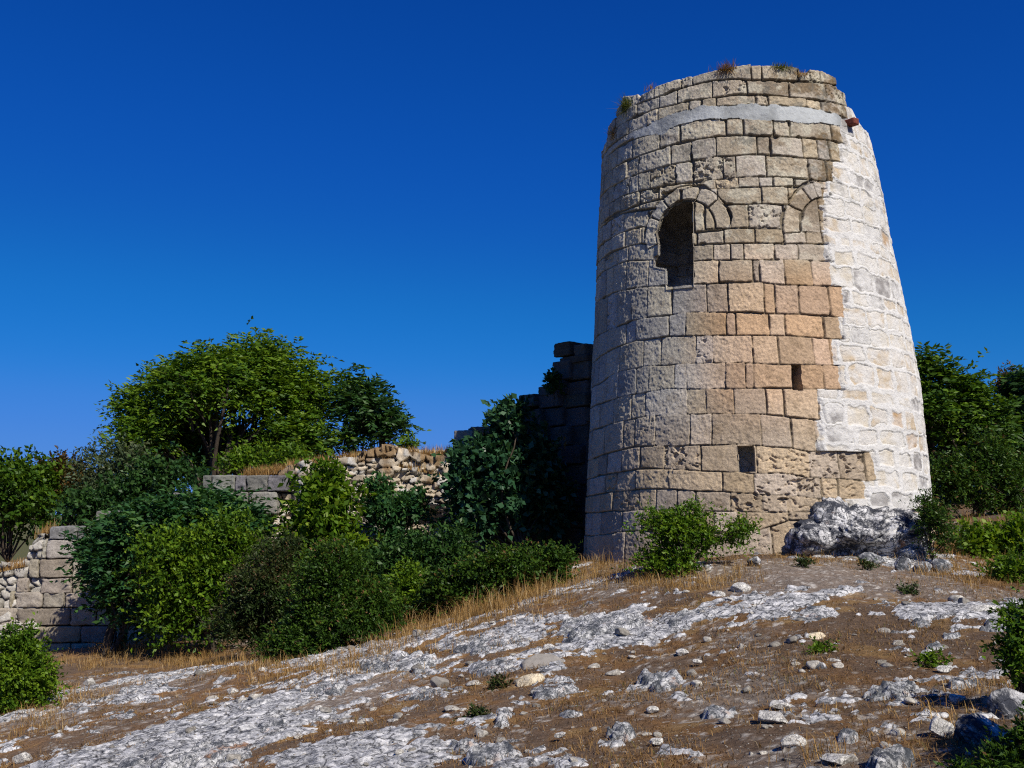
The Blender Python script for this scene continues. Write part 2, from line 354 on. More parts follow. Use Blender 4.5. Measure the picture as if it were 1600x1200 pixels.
# ---------------------------------------------------------------- the tower: courses and joints as (angle, height) on its cone
T_AZ, T_D, T_R0, T_K = 0.2247, 20.0, 3.162, 0.0912
T_C = np.array([T_D * math.sin(T_AZ), T_D * math.cos(T_AZ)]); T_TO = -T_C / T_D; T_RT = np.array([math.cos(T_AZ), -math.sin(T_AZ)])
TJ = [[[-0.911,7.756],[-0.726,7.458],[-0.586,7.489],[-0.36,7.532],[-0.11,7.582],[0.137,7.537],[0.222,7.541],[0.485,7.532],[0.572,7.485],[0.765,7.571],[0.853,7.536]],[[-0.723,7.305],[-0.583,7.288],[-0.364,7.327],[-0.122,7.344],[0.041,7.325],[0.14,7.282],[0.397,7.271],[0.562,7.299],[0.839,7.367]],[[-0.535,7.066],[-0.394,7.053],[-0.134,7.022],[0.1,7.024],[0.39,6.97],[0.665,6.974],[0.883,7.027]],[[-0.636,6.8],[-0.544,6.815],[-0.297,6.861],[-0.206,6.874],[-0.105,6.842],[0.151,6.801],[0.237,6.782],[0.503,6.788],[0.631,6.768],[0.86,6.757]],[[-0.778,6.656],[-0.52,6.591],[-0.364,6.634],[-0.225,6.643],[-0.052,6.608],[0.116,6.58],[0.273,6.532],[0.384,6.527],[0.64,6.544],[0.83,6.571]],[[-0.755,6.279],[-0.517,6.286],[-0.285,6.303],[-0.111,6.297],[0.151,6.244],[0.382,6.22],[0.695,6.243],[0.766,6.226]],[[-0.708,5.938],[-0.439,5.936],[-0.286,5.923],[-0.127,5.925],[0.139,5.894],[0.225,5.875],[0.44,5.852],[0.661,5.851]],[[-0.887,5.633],[-0.677,5.601],[-0.274,5.529],[-0.086,5.502],[0.011,5.51],[0.191,5.494],[0.47,5.461],[0.65,5.46]],[[-0.12,5.34],[0.158,5.312],[0.313,5.307],[0.473,5.323]],[[-0.836,5.29],[-0.613,5.211],[-0.111,5.048],[0.066,5.016],[0.152,5.015],[0.303,4.997]],[[-0.826,4.932],[-0.665,4.911],[-0.268,4.611],[-0.155,4.593],[-0.049,4.596],[0.058,4.585],[0.259,4.554],[0.523,4.564]],[[-0.886,4.646],[-0.671,4.607],[-0.281,4.388],[-0.083,4.345],[0.099,4.319],[0.279,4.294],[0.512,4.313]],[[-0.79,4.358],[-0.282,4.104],[-0.12,4.062],[-0.056,4.056],[0.082,4.03],[0.206,4.017],[0.516,4.01]],[[-0.891,3.857],[-0.658,3.803],[-0.279,3.685],[-0.124,3.671],[0.112,3.637],[0.252,3.572],[0.533,3.577]],[[-0.915,3.182],[-0.781,3.201],[-0.721,3.231],[-0.427,3.21],[-0.319,3.217],[-0.085,3.153],[0.042,3.141],[0.159,3.095],[0.325,3.077],[0.611,3.047]],[[-1.203,2.725],[-0.681,2.857],[-0.618,2.832],[-0.425,2.829],[-0.32,2.807],[-0.096,2.762],[0.06,2.736],[0.237,2.71],[0.462,2.67],[0.515,2.663]],[[-1.129,2.226],[-0.825,2.362],[-0.612,2.367],[-0.453,2.339],[-0.32,2.335],[-0.157,2.308],[0.052,2.264],[0.19,2.23],[0.381,2.225],[0.497,2.22]],[[-1.13,1.844],[-0.665,1.912],[-0.568,1.918],[-0.398,1.929],[-0.098,1.869],[0.056,1.849],[0.202,1.837],[0.404,1.811],[0.52,1.804]],[[-1.1,1.398],[-0.7,1.474],[-0.587,1.503],[-0.321,1.481],[-0.061,1.44],[0.075,1.426],[0.198,1.375],[0.381,1.317]],[[-1.202,0.851],[-0.772,0.965],[-0.656,0.99],[-0.516,0.988],[-0.303,0.957],[-0.047,0.947],[0.067,0.906],[0.227,0.865],[0.313,0.81],[0.361,0.809]],[[-1.171,0.505],[-0.764,0.575],[-0.613,0.601],[-0.437,0.581],[-0.244,0.52],[-0.052,0.493],[0.018,0.458],[0.162,0.459],[0.242,0.424],[0.301,0.381],[0.471,0.364],[0.629,0.32]],[[-1.145,0.176],[-0.844,0.228],[-0.622,0.257],[-0.424,0.253],[-0.273,0.201],[-0.13,0.181],[0.02,0.142],[0.187,0.122],[0.338,0.044]],[[-1.123,-0.138],[-0.835,-0.104],[-0.636,-0.087],[-0.375,-0.105],[-0.1,-0.136],[0.181,-0.149],[0.283,-0.154]],[[-1.097,-0.55],[-0.753,-0.464],[-0.6,-0.438],[-0.167,-0.458],[0.043,-0.423],[0.188,-0.28]]]
TV = [[-0.905,-0.724,-0.585,-0.36,-0.273,0.139,0.209,0.48,0.567],[-0.743,-0.536,-0.394,-0.132,0.103,0.396,0.711],[-0.829,-0.639,-0.545,-0.302,-0.21,-0.108,0.157,0.239,0.516,0.642],[],[-0.774,-0.524,-0.368,-0.05,0.063,0.264,0.378,0.705],[-0.705,-0.44,-0.285,-0.121,0.147,0.234,0.456,0.567],[-0.792,-0.704,-0.598,-0.4,-0.273,-0.076,0.006,0.196,0.482],[-0.689,-0.521,-0.252,-0.128,0.017,0.145,0.233,0.37],[-0.791,-0.692,-0.504,-0.309,-0.118,0.155,0.32,0.513],[-0.839,-0.61,-0.275,-0.062,0.066,0.285],[-0.662,-0.256,-0.086,0.102,0.275],[-0.78,-0.281,-0.154,-0.05,0.032,0.21,0.354],[-0.79,-0.592,-0.282,-0.122,0.079,0.116,0.261,0.427],[-0.88,-0.727,-0.591,-0.415,-0.198,-0.071,0.132,0.194,0.332],[-0.777,-0.684,-0.435,-0.323,-0.087,-0.033,0.152,0.242,0.474],[-0.83,-0.615,-0.489,-0.262,-0.166,0.052,0.192,0.392],[-0.669,-0.571,-0.394,-0.324,-0.099,0.008,0.052,0.259],[-0.872,-0.704,-0.589,-0.32,-0.211,-0.059,0.109,0.203],[-0.766,-0.665,-0.518,-0.302,-0.182,0.074],[-0.774,-0.62,-0.453,-0.243,-0.053,0.044,0.314,0.479],[-0.818,-0.648,-0.424,-0.135,0.025,0.242,0.367,0.458],[-1.007,-0.846,-0.62,-0.501,-0.375,-0.273,-0.093,0.065,0.187],[-0.983,-0.746,-0.589,-0.403,-0.182,-0.061,0.189],[-0.82,-0.713,-0.232,0.099]]
TB = [9,9,9,0.838,0.797,0.754,0.661,0.585,0.575,0.537,0.522,0.523,0.547,0.625,0.584,0.506,0.529,0.392,0.369,0.686,0.618,0.484,0.471,9]
TWIN = [[-0.279,5.089],[-0.276,4.649],[-0.279,3.674],[-0.451,3.695],[-0.457,4.029],[-0.54,4.116],[-0.54,4.315],[-0.511,4.32],[-0.512,4.529],[-0.554,4.763]]
TPIT = [[-0.376,0.733],[-0.125,5.725],[0.4,0.602],[0.576,0.496],[0.115,0.005],[-0.067,0.014],[-0.035,5.696],[-0.532,5.6],[0.303,0.198],[0.142,0.256]]

def t_rad(th, z):
    zz = np.array([-1.5, -0.8, 0.0, 1.0, 2.0, 2.9, 3.8, 4.6, 5.6, 6.3, 6.95, 7.6])
    dl = np.array([-.10, -.10, -.08, -.06, -.04, -.015, .01, .025, .05, .06, .065, .065])
    dr = np.array([-.03, -.02, .01, .07, .12, .11, .06, .025, .01, -.03, -.075, -.08])
    s = np.sin(th); L, R = np.interp(z, zz, dl), np.interp(z, zz, dr)
    return T_R0 - T_K * z + L * sstep(0.45, 1.0, -s) + R * sstep(0.45, 1.0, s)
def t_pos(th, z, r):
    xy = T_C + (r * np.sin(th))[:, None] * T_RT + (r * np.cos(th))[:, None] * T_TO
    return np.c_[xy, z]
def in_poly(x, y, poly):
    ins = np.zeros(x.shape, bool); n = len(poly)
    for i in range(n):
        (x0, y0), (x1, y1) = poly[i], poly[(i + 1) % n]
        c = ((y0 > y) != (y1 > y)) & (x < (x1 - x0) * (y - y0) / (y1 - y0 + 1e-12) + x0); ins ^= c
    return ins

def build_tower():
    rng = np.random.default_rng(5)
    dth, dz = 0.0039, 0.0118
    th = np.concatenate([np.arange(-2.0, -1.3, 0.02), np.arange(-1.3, 1.62, dth), np.arange(1.62, 2.3, 0.02)])
    zc = np.arange(-1.45, 8.35, dz)
    TH, Z = np.meshgrid(th, zc); sh = TH.shape; TH = TH.ravel(); Z = Z.ravel(); N = len(TH)
    RU = 2.85                                                             # metres per radian used for the layout
    p = np.c_[TH * RU, Z, np.zeros(N)]
    # the top profile: stepped broken cap stones
    prof_t = np.array([-2.0, -1.5, -1.2, -1.19, -1.02, -1.01, -0.93, -0.92, -0.74, -0.73, -0.60, -0.59, -0.27, -0.265, 0.139, 0.142, 0.484, 0.49, 0.567, 0.575, 0.70, 0.84, 0.846, 0.95, 0.955, 1.03, 1.1, 1.25, 1.5, 2.3])
    prof_z = np.array([6.9, 6.95, 7.0, 7.25, 7.3, 7.45, 7.5, 7.62, 7.5, 7.44, 7.47, 7.50, 7.52, 7.50, 7.58, 7.55, 7.54, 7.44, 7.46, 7.53, 7.55, 7.50, 7.30, 7.28, 7.04, 7.02, 6.86, 6.78, 6.7, 6.6])
    ztop = np.interp(TH, prof_t, prof_z) + 0.018 * fbm(np.c_[TH * RU * 4, Z * 0, Z * 0], 3, 8)
    over = np.maximum(Z - ztop, 0); Z0 = Z.copy(); Z = np.minimum(Z, ztop - 0.05 * sstep(0, 0.06, over))
    # wavy layout coordinates
    wz = Z0 + 0.016 * fbm(p * 2.4, 3, 11); wt = TH + (0.015 * fbm(p * 3.1 + 7, 3, 15)) / RU
    JZ = np.array([np.interp(wt, [a[0] for a in j], [a[1] for a in j]) for j in TJ])
    JZ[0] = 9.0
    JZ = np.vstack([JZ, np.full((1, N), -9.)])
    for j in range(1, 24): JZ[j] = np.minimum(JZ[j], JZ[j - 1] - 0.02)
    course = (wz[None] < JZ[:24]).sum(0) - 1; course = np.clip(course, 0, 23)
    top = np.take_along_axis(JZ, course[None], 0)[0]; bot = np.take_along_axis(JZ, course[None] + 1, 0)[0]
    dv = np.minimum(top - wz, wz - bot); dv[course == 0] = (wz - bot)[course == 0]
    du = np.full(N, 9.0); blk = np.zeros(N, np.int64)
    for c in range(24):
        m = course == c
        if not m.any() or c == 3: continue
        L = list(TV[c]); a, b = L[0], L[-1]
        while a > -2.1: a -= rng.uniform(0.10, 0.22); L.insert(0, a)
        while b < 2.4: b += rng.uniform(0.10, 0.22); L.append(b)
        L = np.array(L); k = np.searchsorted(L, wt[m]); k = np.clip(k, 1, len(L) - 1)
        du[m] = np.minimum(wt[m] - L[k - 1], L[k] - wt[m]) * RU; blk[m] = c * 100 + k
    cls = np.zeros(N, np.int8)                                            # 0 ashlar 1 limed rubble 2 cement 3 arch 4 blocked arch 5 window 6 slit 7 beam hole
    # arches: voussoirs and the stones packed inside the ring
    for kind, (ct, cz, ri, ro), cuts, lim in ((3, (-0.335, 4.68, 0.535, 0.80), [-6, 38, 68, 96, 124, 152, 196], None),
                                              (4, (0.600, 4.56, 0.60, 0.90), [84, 108, 124, 150, 186], 0.56)):
        x, y = (wt - ct) * 2.74, wz - cz; r = np.hypot(x, y); a = np.degrees(np.arctan2(y, x)); a = np.where(a < -90, a + 360, a)
        m = (r > ri) & (r < ro + 0.05 * np.sin(a * 0.12)) & (a > cuts[0]) & (a < cuts[-1])
        if lim: m &= wt < lim
        k = np.searchsorted(cuts, a); k = np.clip(k, 1, len(cuts) - 1); cu = np.array(cuts)
        du = np.where(m, np.minimum(a - cu[k - 1], cu[k] - a) * np.pi / 180 * r, du); dv = np.where(m, np.minimum(r - ri, ro - r), dv)
        blk = np.where(m, 5000 + kind * 100 + k, blk); cls = np.where(m, kind, cls)
        m2 = (r <= ri) & (y > -0.05)
        if kind == 3:
            kk = np.where(x < 0.37, 1, 2); du = np.where(m2, np.minimum(np.abs(x - 0.37), np.abs(x - 0.18)), du); dv = np.where(m2, np.minimum(ri - r, np.abs(y + 0.06)), dv); blk = np.where(m2, 5900 + kk, blk)
        else:
            m2 &= wt < lim + 0.2
            du = np.where(m2, np.abs(x + 0.22), du); dv = np.where(m2, np.minimum(ri - r, np.abs(y + 0.06)), dv); blk = np.where(m2, 5950 + (x > -0.22), blk)
        out = (r >= ro) & (r < ro + 0.16) & (a > cuts[0]) & (a < cuts[-1])
        dv = np.where(out, np.minimum(dv, r - ro), dv)
    # the limed repair on the right flank
    bl = np.array([TB[c] for c in range(24)]); edge = bl[course] + 0.035 * fbm(p * 3.5, 4, 77, 0.65)
    white = (wt > edge)
    white &= ~((course <= 2))
    white |= (wt > 0.93) & (course == 2) & (Z > 0) | (wt > 0.97)
    white &= ~((course >= 22))
    band = (course == 3) & (wt < 0.86) & (wt > -0.80 + 0.06 * fbm(p * 5, 2, 3))
    ragged = 0.030 * fbm(p * 5.0, 4, 19)
    band |= (course == 4) & (top - wz < 0.02 + ragged * 2.6) & (wt < 0.86) & (wt > -0.6)
    band |= (course == 2) & (wz - bot < 0.015 + ragged * 2.2) & (wt < 0.86) & (wt > -0.6)
    # rounded-block distance
    r_i = rnd_id(blk, 1); rc = 0.012 + 0.040 * rnd_id(blk, 2) ** 2
    ax, ay = np.maximum(rc - du, 0), np.maximum(rc - dv, 0)
    d = np.where((ax > 0) & (ay > 0), rc - np.hypot(ax, ay), np.minimum(du, dv))
    gap = 0.001 + 0.004 * sstep(3.0, 4.5, Z0) + 0.011 * np.clip(vn(p * 1.7, 31) * 0.9 + 0.45 * (rnd_id(blk, 3) - 0.4), -0.3, 1.0) + 0.005 * vn(p * 9, 32) + 0.022 * np.maximum(vn(p * 6.5, 34) - 0.42, 0) * (1 + 1.5 * sstep(3.0, 4.5, Z0))
    wide = 0.008 + 0.012 * rnd_id(blk, 4)
    t = np.clip((d - gap) / wide, 0, 1); shape = 1 - (1 - t) ** 2.4
    tight = np.where(wt < -0.55, 0.75, 1.0)
    depth = (0.042 + 0.018 * vn(p * 2.2, 36)) * tight * (1 + 0.5 * sstep(3.0, 4.5, Z0))
    h = -depth * (1 - shape) + (r_i - 0.5) * 0.022
    h += (rnd_id(blk, 6) - 0.5) * 0.05 * (np.minimum(top - wz, 0.4) - 0.2) + (rnd_id(blk, 7) - 0.5) * 0.03 * np.sin(wt * 9 + r_i * 6)
    rough = 0.010 + 0.010 * rnd_id(blk, 8)
    h += rough * 0.7 * (fbm(p * 9, 4, 51, 0.66) + 0.7 * fbm(p * 25, 2, 53)) * shape
    # honeycombed blocks
    pit = np.zeros(N)
    for (pt, pz) in TPIT:
        b0 = blk[np.argmin((TH - pt) ** 2 + (Z0 - pz) ** 2)]; pit = np.where(blk == b0, 1.0, pit)
    pit = np.maximum(pit, (rnd_id(blk, 9) > 0.9) * 0.6); low = sstep(0.8, 0.0, Z0) * sstep(-0.3, 0.3, wt) * 0.7
    pit = np.maximum(pit, low)
    pw = p * np.array([11, 15, 1]) + 0.5 * vn(p * 7, 3)[:, None]; holes = sstep(0.10, 0.42, fbm(pw, 3, 5, 0.6) + 0.15 * vn(p * 3, 6))
    h -= pit * shape * (0.055 * holes + 0.015 * np.abs(fbm(p * 20, 3, 91)))
    # colour of the stone; joints are darkened at the end
    grey, tan, orange, cream, brown = (np.array(c) for c in ((0.46, 0.435, 0.37), (0.50, 0.40, 0.285), (0.60, 0.40, 0.245), (0.58, 0.51, 0.38), (0.17, 0.115, 0.058)))
    q = rnd_id(blk, 12); hh = Z0
    wo = sstep(0.9, 2.0, hh) * sstep(4.6, 3.2, hh) * sstep(-0.42, 0.05, wt)
    wt_ = np.clip(wo + (q - 0.5) * 0.8 * wo, 0, 1)
    up = sstep(3.6, 4.6, hh); lowt = sstep(2.0, 0.8, hh)
    col = grey + (cream - grey) * np.clip(up * (0.35 + 0.9 * (q - 0.3)), 0, 1)[:, None]
    warm = np.clip(sstep(-0.5, 0.0, wt) * 0.7, 0, 1)
    col = col + (tan - col) * (np.clip(lowt * 0.75 + warm * 0.65, 0, 0.95))[:, None]
    col = col + (orange - col) * (wt_ * 0.85)[:, None]
    col = col * (0.80 + 0.40 * rnd_id(blk, 13))[:, None] * (1 + (rnd_id(blk, 14) - 0.5)[:, None] * np.array((0.06, -0.02, -0.22)))
    st = sstep(-0.12, 0.26, fbm(p * np.array([1.6, 3.2, 1]), 5, 23, 0.72) + 0.5 * (q - 0.5)) * sstep(3.8, 5.2, hh) * sstep(-0.5, 0.75, wt)
    st = np.maximum(st, sstep(0.15, 0.45, fbm(p * 5, 5, 27, 0.7)) * 0.35)
    col = col + (brown - col) * (st * 0.88)[:, None]; lt = sstep(0.05, 0.35, fbm(p * 4.2, 5, 33, 0.7)) * sstep(3.6, 4.6, hh) * 0.5; col = col + (np.array((0.66, 0.63, 0.50)) - col) * lt[:, None]
    lich = sstep(0.12, 0.4, fbm(p * 6, 5, 29, 0.7)) * sstep(4.5, 6.0, hh) * 0.6; col = col + (np.array((0.16, 0.16, 0.14)) - col) * lich[:, None]
    soil = (1 - sstep(0.0, 0.9, t))[:, None] * 0.7; col = col + (np.array((0.10, 0.085, 0.06)) - col) * soil  # soil in the joints, darkened further to paint in the shade of their depth
    # limed rubble: roughly coursed blocks under smeared lime
    px_, pz_ = p[:, 0] + 0.05 * fbm(p * 3, 3, 61) + 0.03 * vn(p * 8, 60), Z0 + 0.05 * fbm(p * 2.2, 3, 63) + 0.025 * vn(p * 7, 62) + 0.05 * p[:, 0]
    rws = [-3.0]
    while rws[-1] < 9.5: rws.append(rws[-1] + rng.uniform(0.24, 0.44))
    rws = np.array(rws); ri_ = np.clip(np.searchsorted(rws, pz_), 1, len(rws) - 1); ln_ = 0.40 + 0.2 * hsh(ri_, ri_ * 0, ri_ * 0, 3); cx_ = px_ / ln_ + hsh(ri_, ri_ * 0 + 1, ri_ * 0, 4) * 9; ki = np.floor(cx_).astype(np.int64)
    jl = 0.30 * (hsh(ki, ri_, ki * 0, 5) - 0.5); jr = 0.30 * (hsh(ki + 1, ri_, ki * 0, 5) - 0.5); fx = cx_ - ki; left = fx < jl; right = fx > 1 + jr; ki = ki - left + right
    jl = 0.30 * (hsh(ki, ri_, ki * 0, 5) - 0.5); jr = 0.30 * (hsh(ki + 1, ri_, ki * 0, 5) - 0.5); fx = cx_ - ki
    GI = ki * 997 + ri_ + 500000; ex, ez = np.minimum(fx - jl, 1 + jr - fx) * ln_, np.minimum(pz_ - rws[ri_ - 1], rws[ri_] - pz_); rc2 = 0.07
    bx, bz = np.maximum(rc2 - ex, 0), np.maximum(rc2 - ez, 0); e = np.where((bx > 0) & (bz > 0), rc2 - np.hypot(bx, bz), np.minimum(ex, ez)) + 0.022 * fbm(p * 8, 3, 65)
    ms = 0.018 + 0.028 * rnd_id(GI, 2) + 0.03 * np.maximum(vn(p * 1.6, 64), -0.3); si = sstep(ms - 0.012, ms + 0.022, e)
    hw = 0.030 + 0.016 * fbm(p * 1.6, 4, 66) + si * (-0.012 + 0.026 * (rnd_id(GI, 4) - 0.4)) + 0.010 * fbm(p * 8, 4, 67, 0.66) + 0.012 * ridged(p * 4.5, 3, 68) - 0.022 * sstep(0.0, 0.35, si) * sstep(0.85, 0.4, si) * (vn(p * 2.3, 59) > -0.2)
    mort = np.array((0.70, 0.69, 0.655)); sa, sb, sd = np.array((0.56, 0.455, 0.315)), np.array((0.64, 0.58, 0.47)), np.array((0.30, 0.285, 0.27))
    gq = rnd_id(GI, 5)[:, None]; scol = np.where(gq < 0.42, sa, np.where(gq < 0.90, sb, sd)); scol = np.where((gq > 0.36) & (gq < 0.42), np.array((0.50, 0.34, 0.19)), scol)
    sm = (si * (0.72 + 0.42 * vn(p * 9, 69)) * (0.25 + 0.75 * sstep(-0.2, 0.2, fbm(p * 3.0, 4, 70, 0.65) - 0.12 * sstep(3.5, 5, hh))))[:, None]
    wcol = mort + (scol - mort) * np.clip(sm, 0, 1); wcol = wcol * (1 - 0.30 * sstep(0.12, 0.4, fbm(p * 3.5, 5, 72, 0.7)) * sstep(4.0, 5.5, hh))[:, None]
    ew = sstep(0.0, 0.05, wt - edge)
    h = np.where(white, h * (1 - sstep(0, 0.10, (wt - edge) * RU)) * (course >= 3) + hw * sstep(0, 0.08, (wt - edge) * RU + (course < 3) * 9), h)
    col = np.where(white[:, None], wcol, col); cls = np.where(white, 1, cls)
    h = np.where(band & ~white, 0.010 + 0.014 * fbm(p * 2.5, 4, 81) + 0.006 * fbm(p * 14, 3, 83), h)
    bc = np.array((0.40, 0.42, 0.42)) * (0.80 + 0.34 * sstep(-0.4, 0.4, fbm(p * 3.0, 4, 85)))[:, None]
    col = np.where((band & ~white)[:, None], bc, col); cls = np.where(band & ~white, 2, cls)
    # eroded gap over the arch, chips at the foot
    for gt, gzz, gw, gh, gd in ((-0.545, 5.52, 0.10, 0.05, 0.16), (-0.49, 5.44, 0.05, 0.04, 0.12), (-0.275, 5.49, 0.05, 0.03, 0.1), (0.62, 5.215, 0.045, 0.035, 0.15), (0.17, 0.06, 0.09, 0.025, 0.09)):
        e2 = 1 - ((wt - gt) * RU / gw) ** 2 - ((wz - gzz) / gh) ** 2 + 0.5 * vn(p * 14, 97); h = h - gd * sstep(0, 0.5, e2)
    ch = in_poly(wt, wz, TWIN) | ((np.hypot((wt + 0.335) * 2.74, wz - 4.68) < 0.535 - 0.01) & (wt < -0.279) & (wz > 4.5))
    sl = (wt > 0.258) & (wt < 0.312 + 0.004 * vn(p * 6, 5)) & (wz > 1.80) & (wz < 2.225)
    ho = (wt > -0.046 + 0.006 * vn(p * 8, 6)) & (wt < 0.034) & (wz > 0.49 + 0.03 * vn(p * 9, 7)) & (wz < 0.91)
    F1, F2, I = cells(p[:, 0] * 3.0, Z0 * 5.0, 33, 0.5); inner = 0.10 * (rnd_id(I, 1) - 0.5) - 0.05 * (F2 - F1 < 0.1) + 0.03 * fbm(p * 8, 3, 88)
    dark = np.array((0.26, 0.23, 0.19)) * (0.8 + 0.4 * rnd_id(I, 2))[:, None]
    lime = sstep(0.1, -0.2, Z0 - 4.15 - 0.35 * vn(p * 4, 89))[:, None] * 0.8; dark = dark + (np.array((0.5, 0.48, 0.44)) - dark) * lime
    cls = np.where(ch, 9, cls)
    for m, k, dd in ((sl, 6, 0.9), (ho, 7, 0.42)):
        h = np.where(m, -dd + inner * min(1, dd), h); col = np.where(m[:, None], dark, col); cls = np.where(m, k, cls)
    r = t_rad(TH, Z) + h
    inn = np.clip(over * 1.6, 0, 1.3); r = r - inn * (over > 0.0) - 0.03 * sstep(0, 0.05, over)
    Zf = Z - 0.10 * np.clip(over, 0, 1) * 0.3 + np.where(over > 0.06, 0.03 * fbm(p * 6, 3, 95), 0)
    v = t_pos(TH, Zf, r); F = grid_faces(*sh); fc = cls[F].max(1)
    fc = np.where((cls[F] == 0).any(1) & (fc < 5), 0, fc); fc = np.where((cls[F] == 9).all(1), 9, np.where(fc == 9, 0, fc))
    foot = (T_C[0], T_C[1], -0.85)
    t = thing("watch_tower", "tall round ruined stone tower with an arched window and a white mortared right flank", "tower", foot)
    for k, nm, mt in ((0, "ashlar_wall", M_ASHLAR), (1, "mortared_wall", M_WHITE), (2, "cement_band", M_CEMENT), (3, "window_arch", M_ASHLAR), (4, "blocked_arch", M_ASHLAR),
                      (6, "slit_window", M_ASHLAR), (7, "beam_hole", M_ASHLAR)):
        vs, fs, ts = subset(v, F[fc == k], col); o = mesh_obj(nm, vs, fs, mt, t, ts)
        if k == 1: o["label"] = "white lime-mortared rubble repair on the right flank"
    # the niche behind the arch: widens to the left inside, back wall with courses and a paler foot
    ou = [(-0.279, z) for z in np.linspace(3.674, 5.10, 34)] + [(-0.335 + 0.19 * math.cos(a), 4.68 + 0.525 * math.sin(a)) for a in np.radians(np.linspace(66, 172, 40))]
    pl = [(-0.530, 4.72), (-0.512, 4.52), (-0.511, 4.32), (-0.53, 4.315), (-0.54, 4.29), (-0.54, 4.12), (-0.457, 4.029), (-0.451, 3.695)]
    for (x0, y0), (x1, y1) in zip(pl, pl[1:] + [(-0.279, 3.674)]): ou += [(x0 + (x1 - x0) * k, y0 + (y1 - y0) * k) for k in np.linspace(0, 1, 14)[:-1]]
    ou = np.array(ou); cen = np.array([-0.385, 4.35]); rings = []
    for dd, gr, sh_ in ((-0.015, 1.05, 0), (0.05, 1.05, 0.0), (0.14, 1.07, 0.03), (0.30, 1.08, 0.10), (0.5, 1.08, 0.14), (0.75, 1.06, 0.16), (1.0, 1.0, 0.16)): rings.append((cen + (ou - cen) * gr - np.c_[sh_ * sstep(-0.30, -0.45, ou[:, 0]), ou[:, 0] * 0], dd))
    for k in np.linspace(0.96, 0.02, 26): rings.append((cen + (rings[6][0] - cen) * k, 1.0))
    Q = np.vstack([q for q, _ in rings]); DD = np.repeat([d for _, d in rings], len(ou)); qq = np.c_[Q[:, 0] * 2.74, Q[:, 1], DD]
    F1, F2, I = cells(qq[:, 0] * 3.0 + qq[:, 2] * 2.4, qq[:, 1] * 4.6, 33, 0.45); nz = 0.03 * fbm(qq * 7, 3, 88) + 0.03 * (F2 - F1 < 0.10) - 0.05 * (rnd_id(I, 1) - 0.5)
    c2 = np.array((0.24, 0.215, 0.18)) * (0.75 + 0.5 * rnd_id(I, 2))[:, None]; lime = sstep(0.15, -0.2, Q[:, 1] - 4.10 - 0.35 * vn(qq * 4, 89))[:, None] * 0.85; c2 = c2 + (np.array((0.55, 0.53, 0.49)) - c2) * lime  # niche wall mixed paler towards its foot
    vv = t_pos(Q[:, 0], Q[:, 1], t_rad(Q[:, 0], Q[:, 1]) - DD + nz * (DD > 0.1)); no = len(ou); i = np.arange(len(rings) - 1)[:, None] * no; j = np.arange(no)[None]; k = (j + 1) % no
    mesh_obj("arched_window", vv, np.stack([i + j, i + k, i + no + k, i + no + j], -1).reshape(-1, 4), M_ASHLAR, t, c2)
    # rear of the shell and its inner face
    th2 = np.linspace(2.3, 2 * math.pi - 2.0, 60); z2 = np.linspace(-1.45, 6.7, 90); A, B = np.meshgrid(th2, z2); s2 = A.shape; A, B = A.ravel(), B.ravel()
    q = np.c_[A * RU, B, B * 0]; F1, F2, I = cells(A * RU / 0.6, B / 0.42, 3, 0.4)
    zz = np.minimum(B, 6.5 + 0.25 * fbm(q * 1.3, 3, 2)); rr = t_rad(A, zz) + 0.03 * (rnd_id(I, 1) - 0.5) - 0.04 * (F2 - F1 < 0.08)
    mesh_obj("rear_wall", t_pos(A, zz, rr), grid_faces(*s2), M_ASHLAR, t, np.array((0.42, 0.38, 0.3)) * (0.8 + 0.4 * rnd_id(I, 2))[:, None])
    th3 = np.linspace(0, 2 * math.pi, 90); z3 = np.linspace(-1.4, 6.6, 60); A, B = np.meshgrid(th3, z3); s3 = A.shape; A, B = A.ravel(), B.ravel()
    mesh_obj("inner_wall", t_pos(A, B, t_rad(A, B) - 1.28 + 0.05 * fbm(np.c_[A * 4, B * 2, B * 0], 3, 6)), grid_faces(*s3)[:, ::-1], M_ASHLAR, t, np.tile((0.3, 0.27, 0.22), (len(A), 1)))
    # the rusty end of a tie beam at the right end of the cement band
    a, zb = 0.90, 6.66; r0 = t_rad(np.array([a]), np.array([zb]))[0]
    c = t_pos(np.array([a]), np.array([zb]), np.array([r0 + 0.06]))[0]; ex = np.array([*(math.cos(a) * T_RT - math.sin(a) * T_TO), 0]); er = np.array([*(math.sin(a) * T_RT + math.cos(a) * T_TO), 0])
    V_, F_ = block(0, 0, 0, 0.15, 0.26, 0.115, 3, 0.004, 0.012, n=7)
    P = c + V_[:, :1] * ex + V_[:, 1:2] * er + V_[:, 2:] * np.array([0, 0, 1]); mesh_obj("beam_end", P, F_, M_RUST, t)
    return t

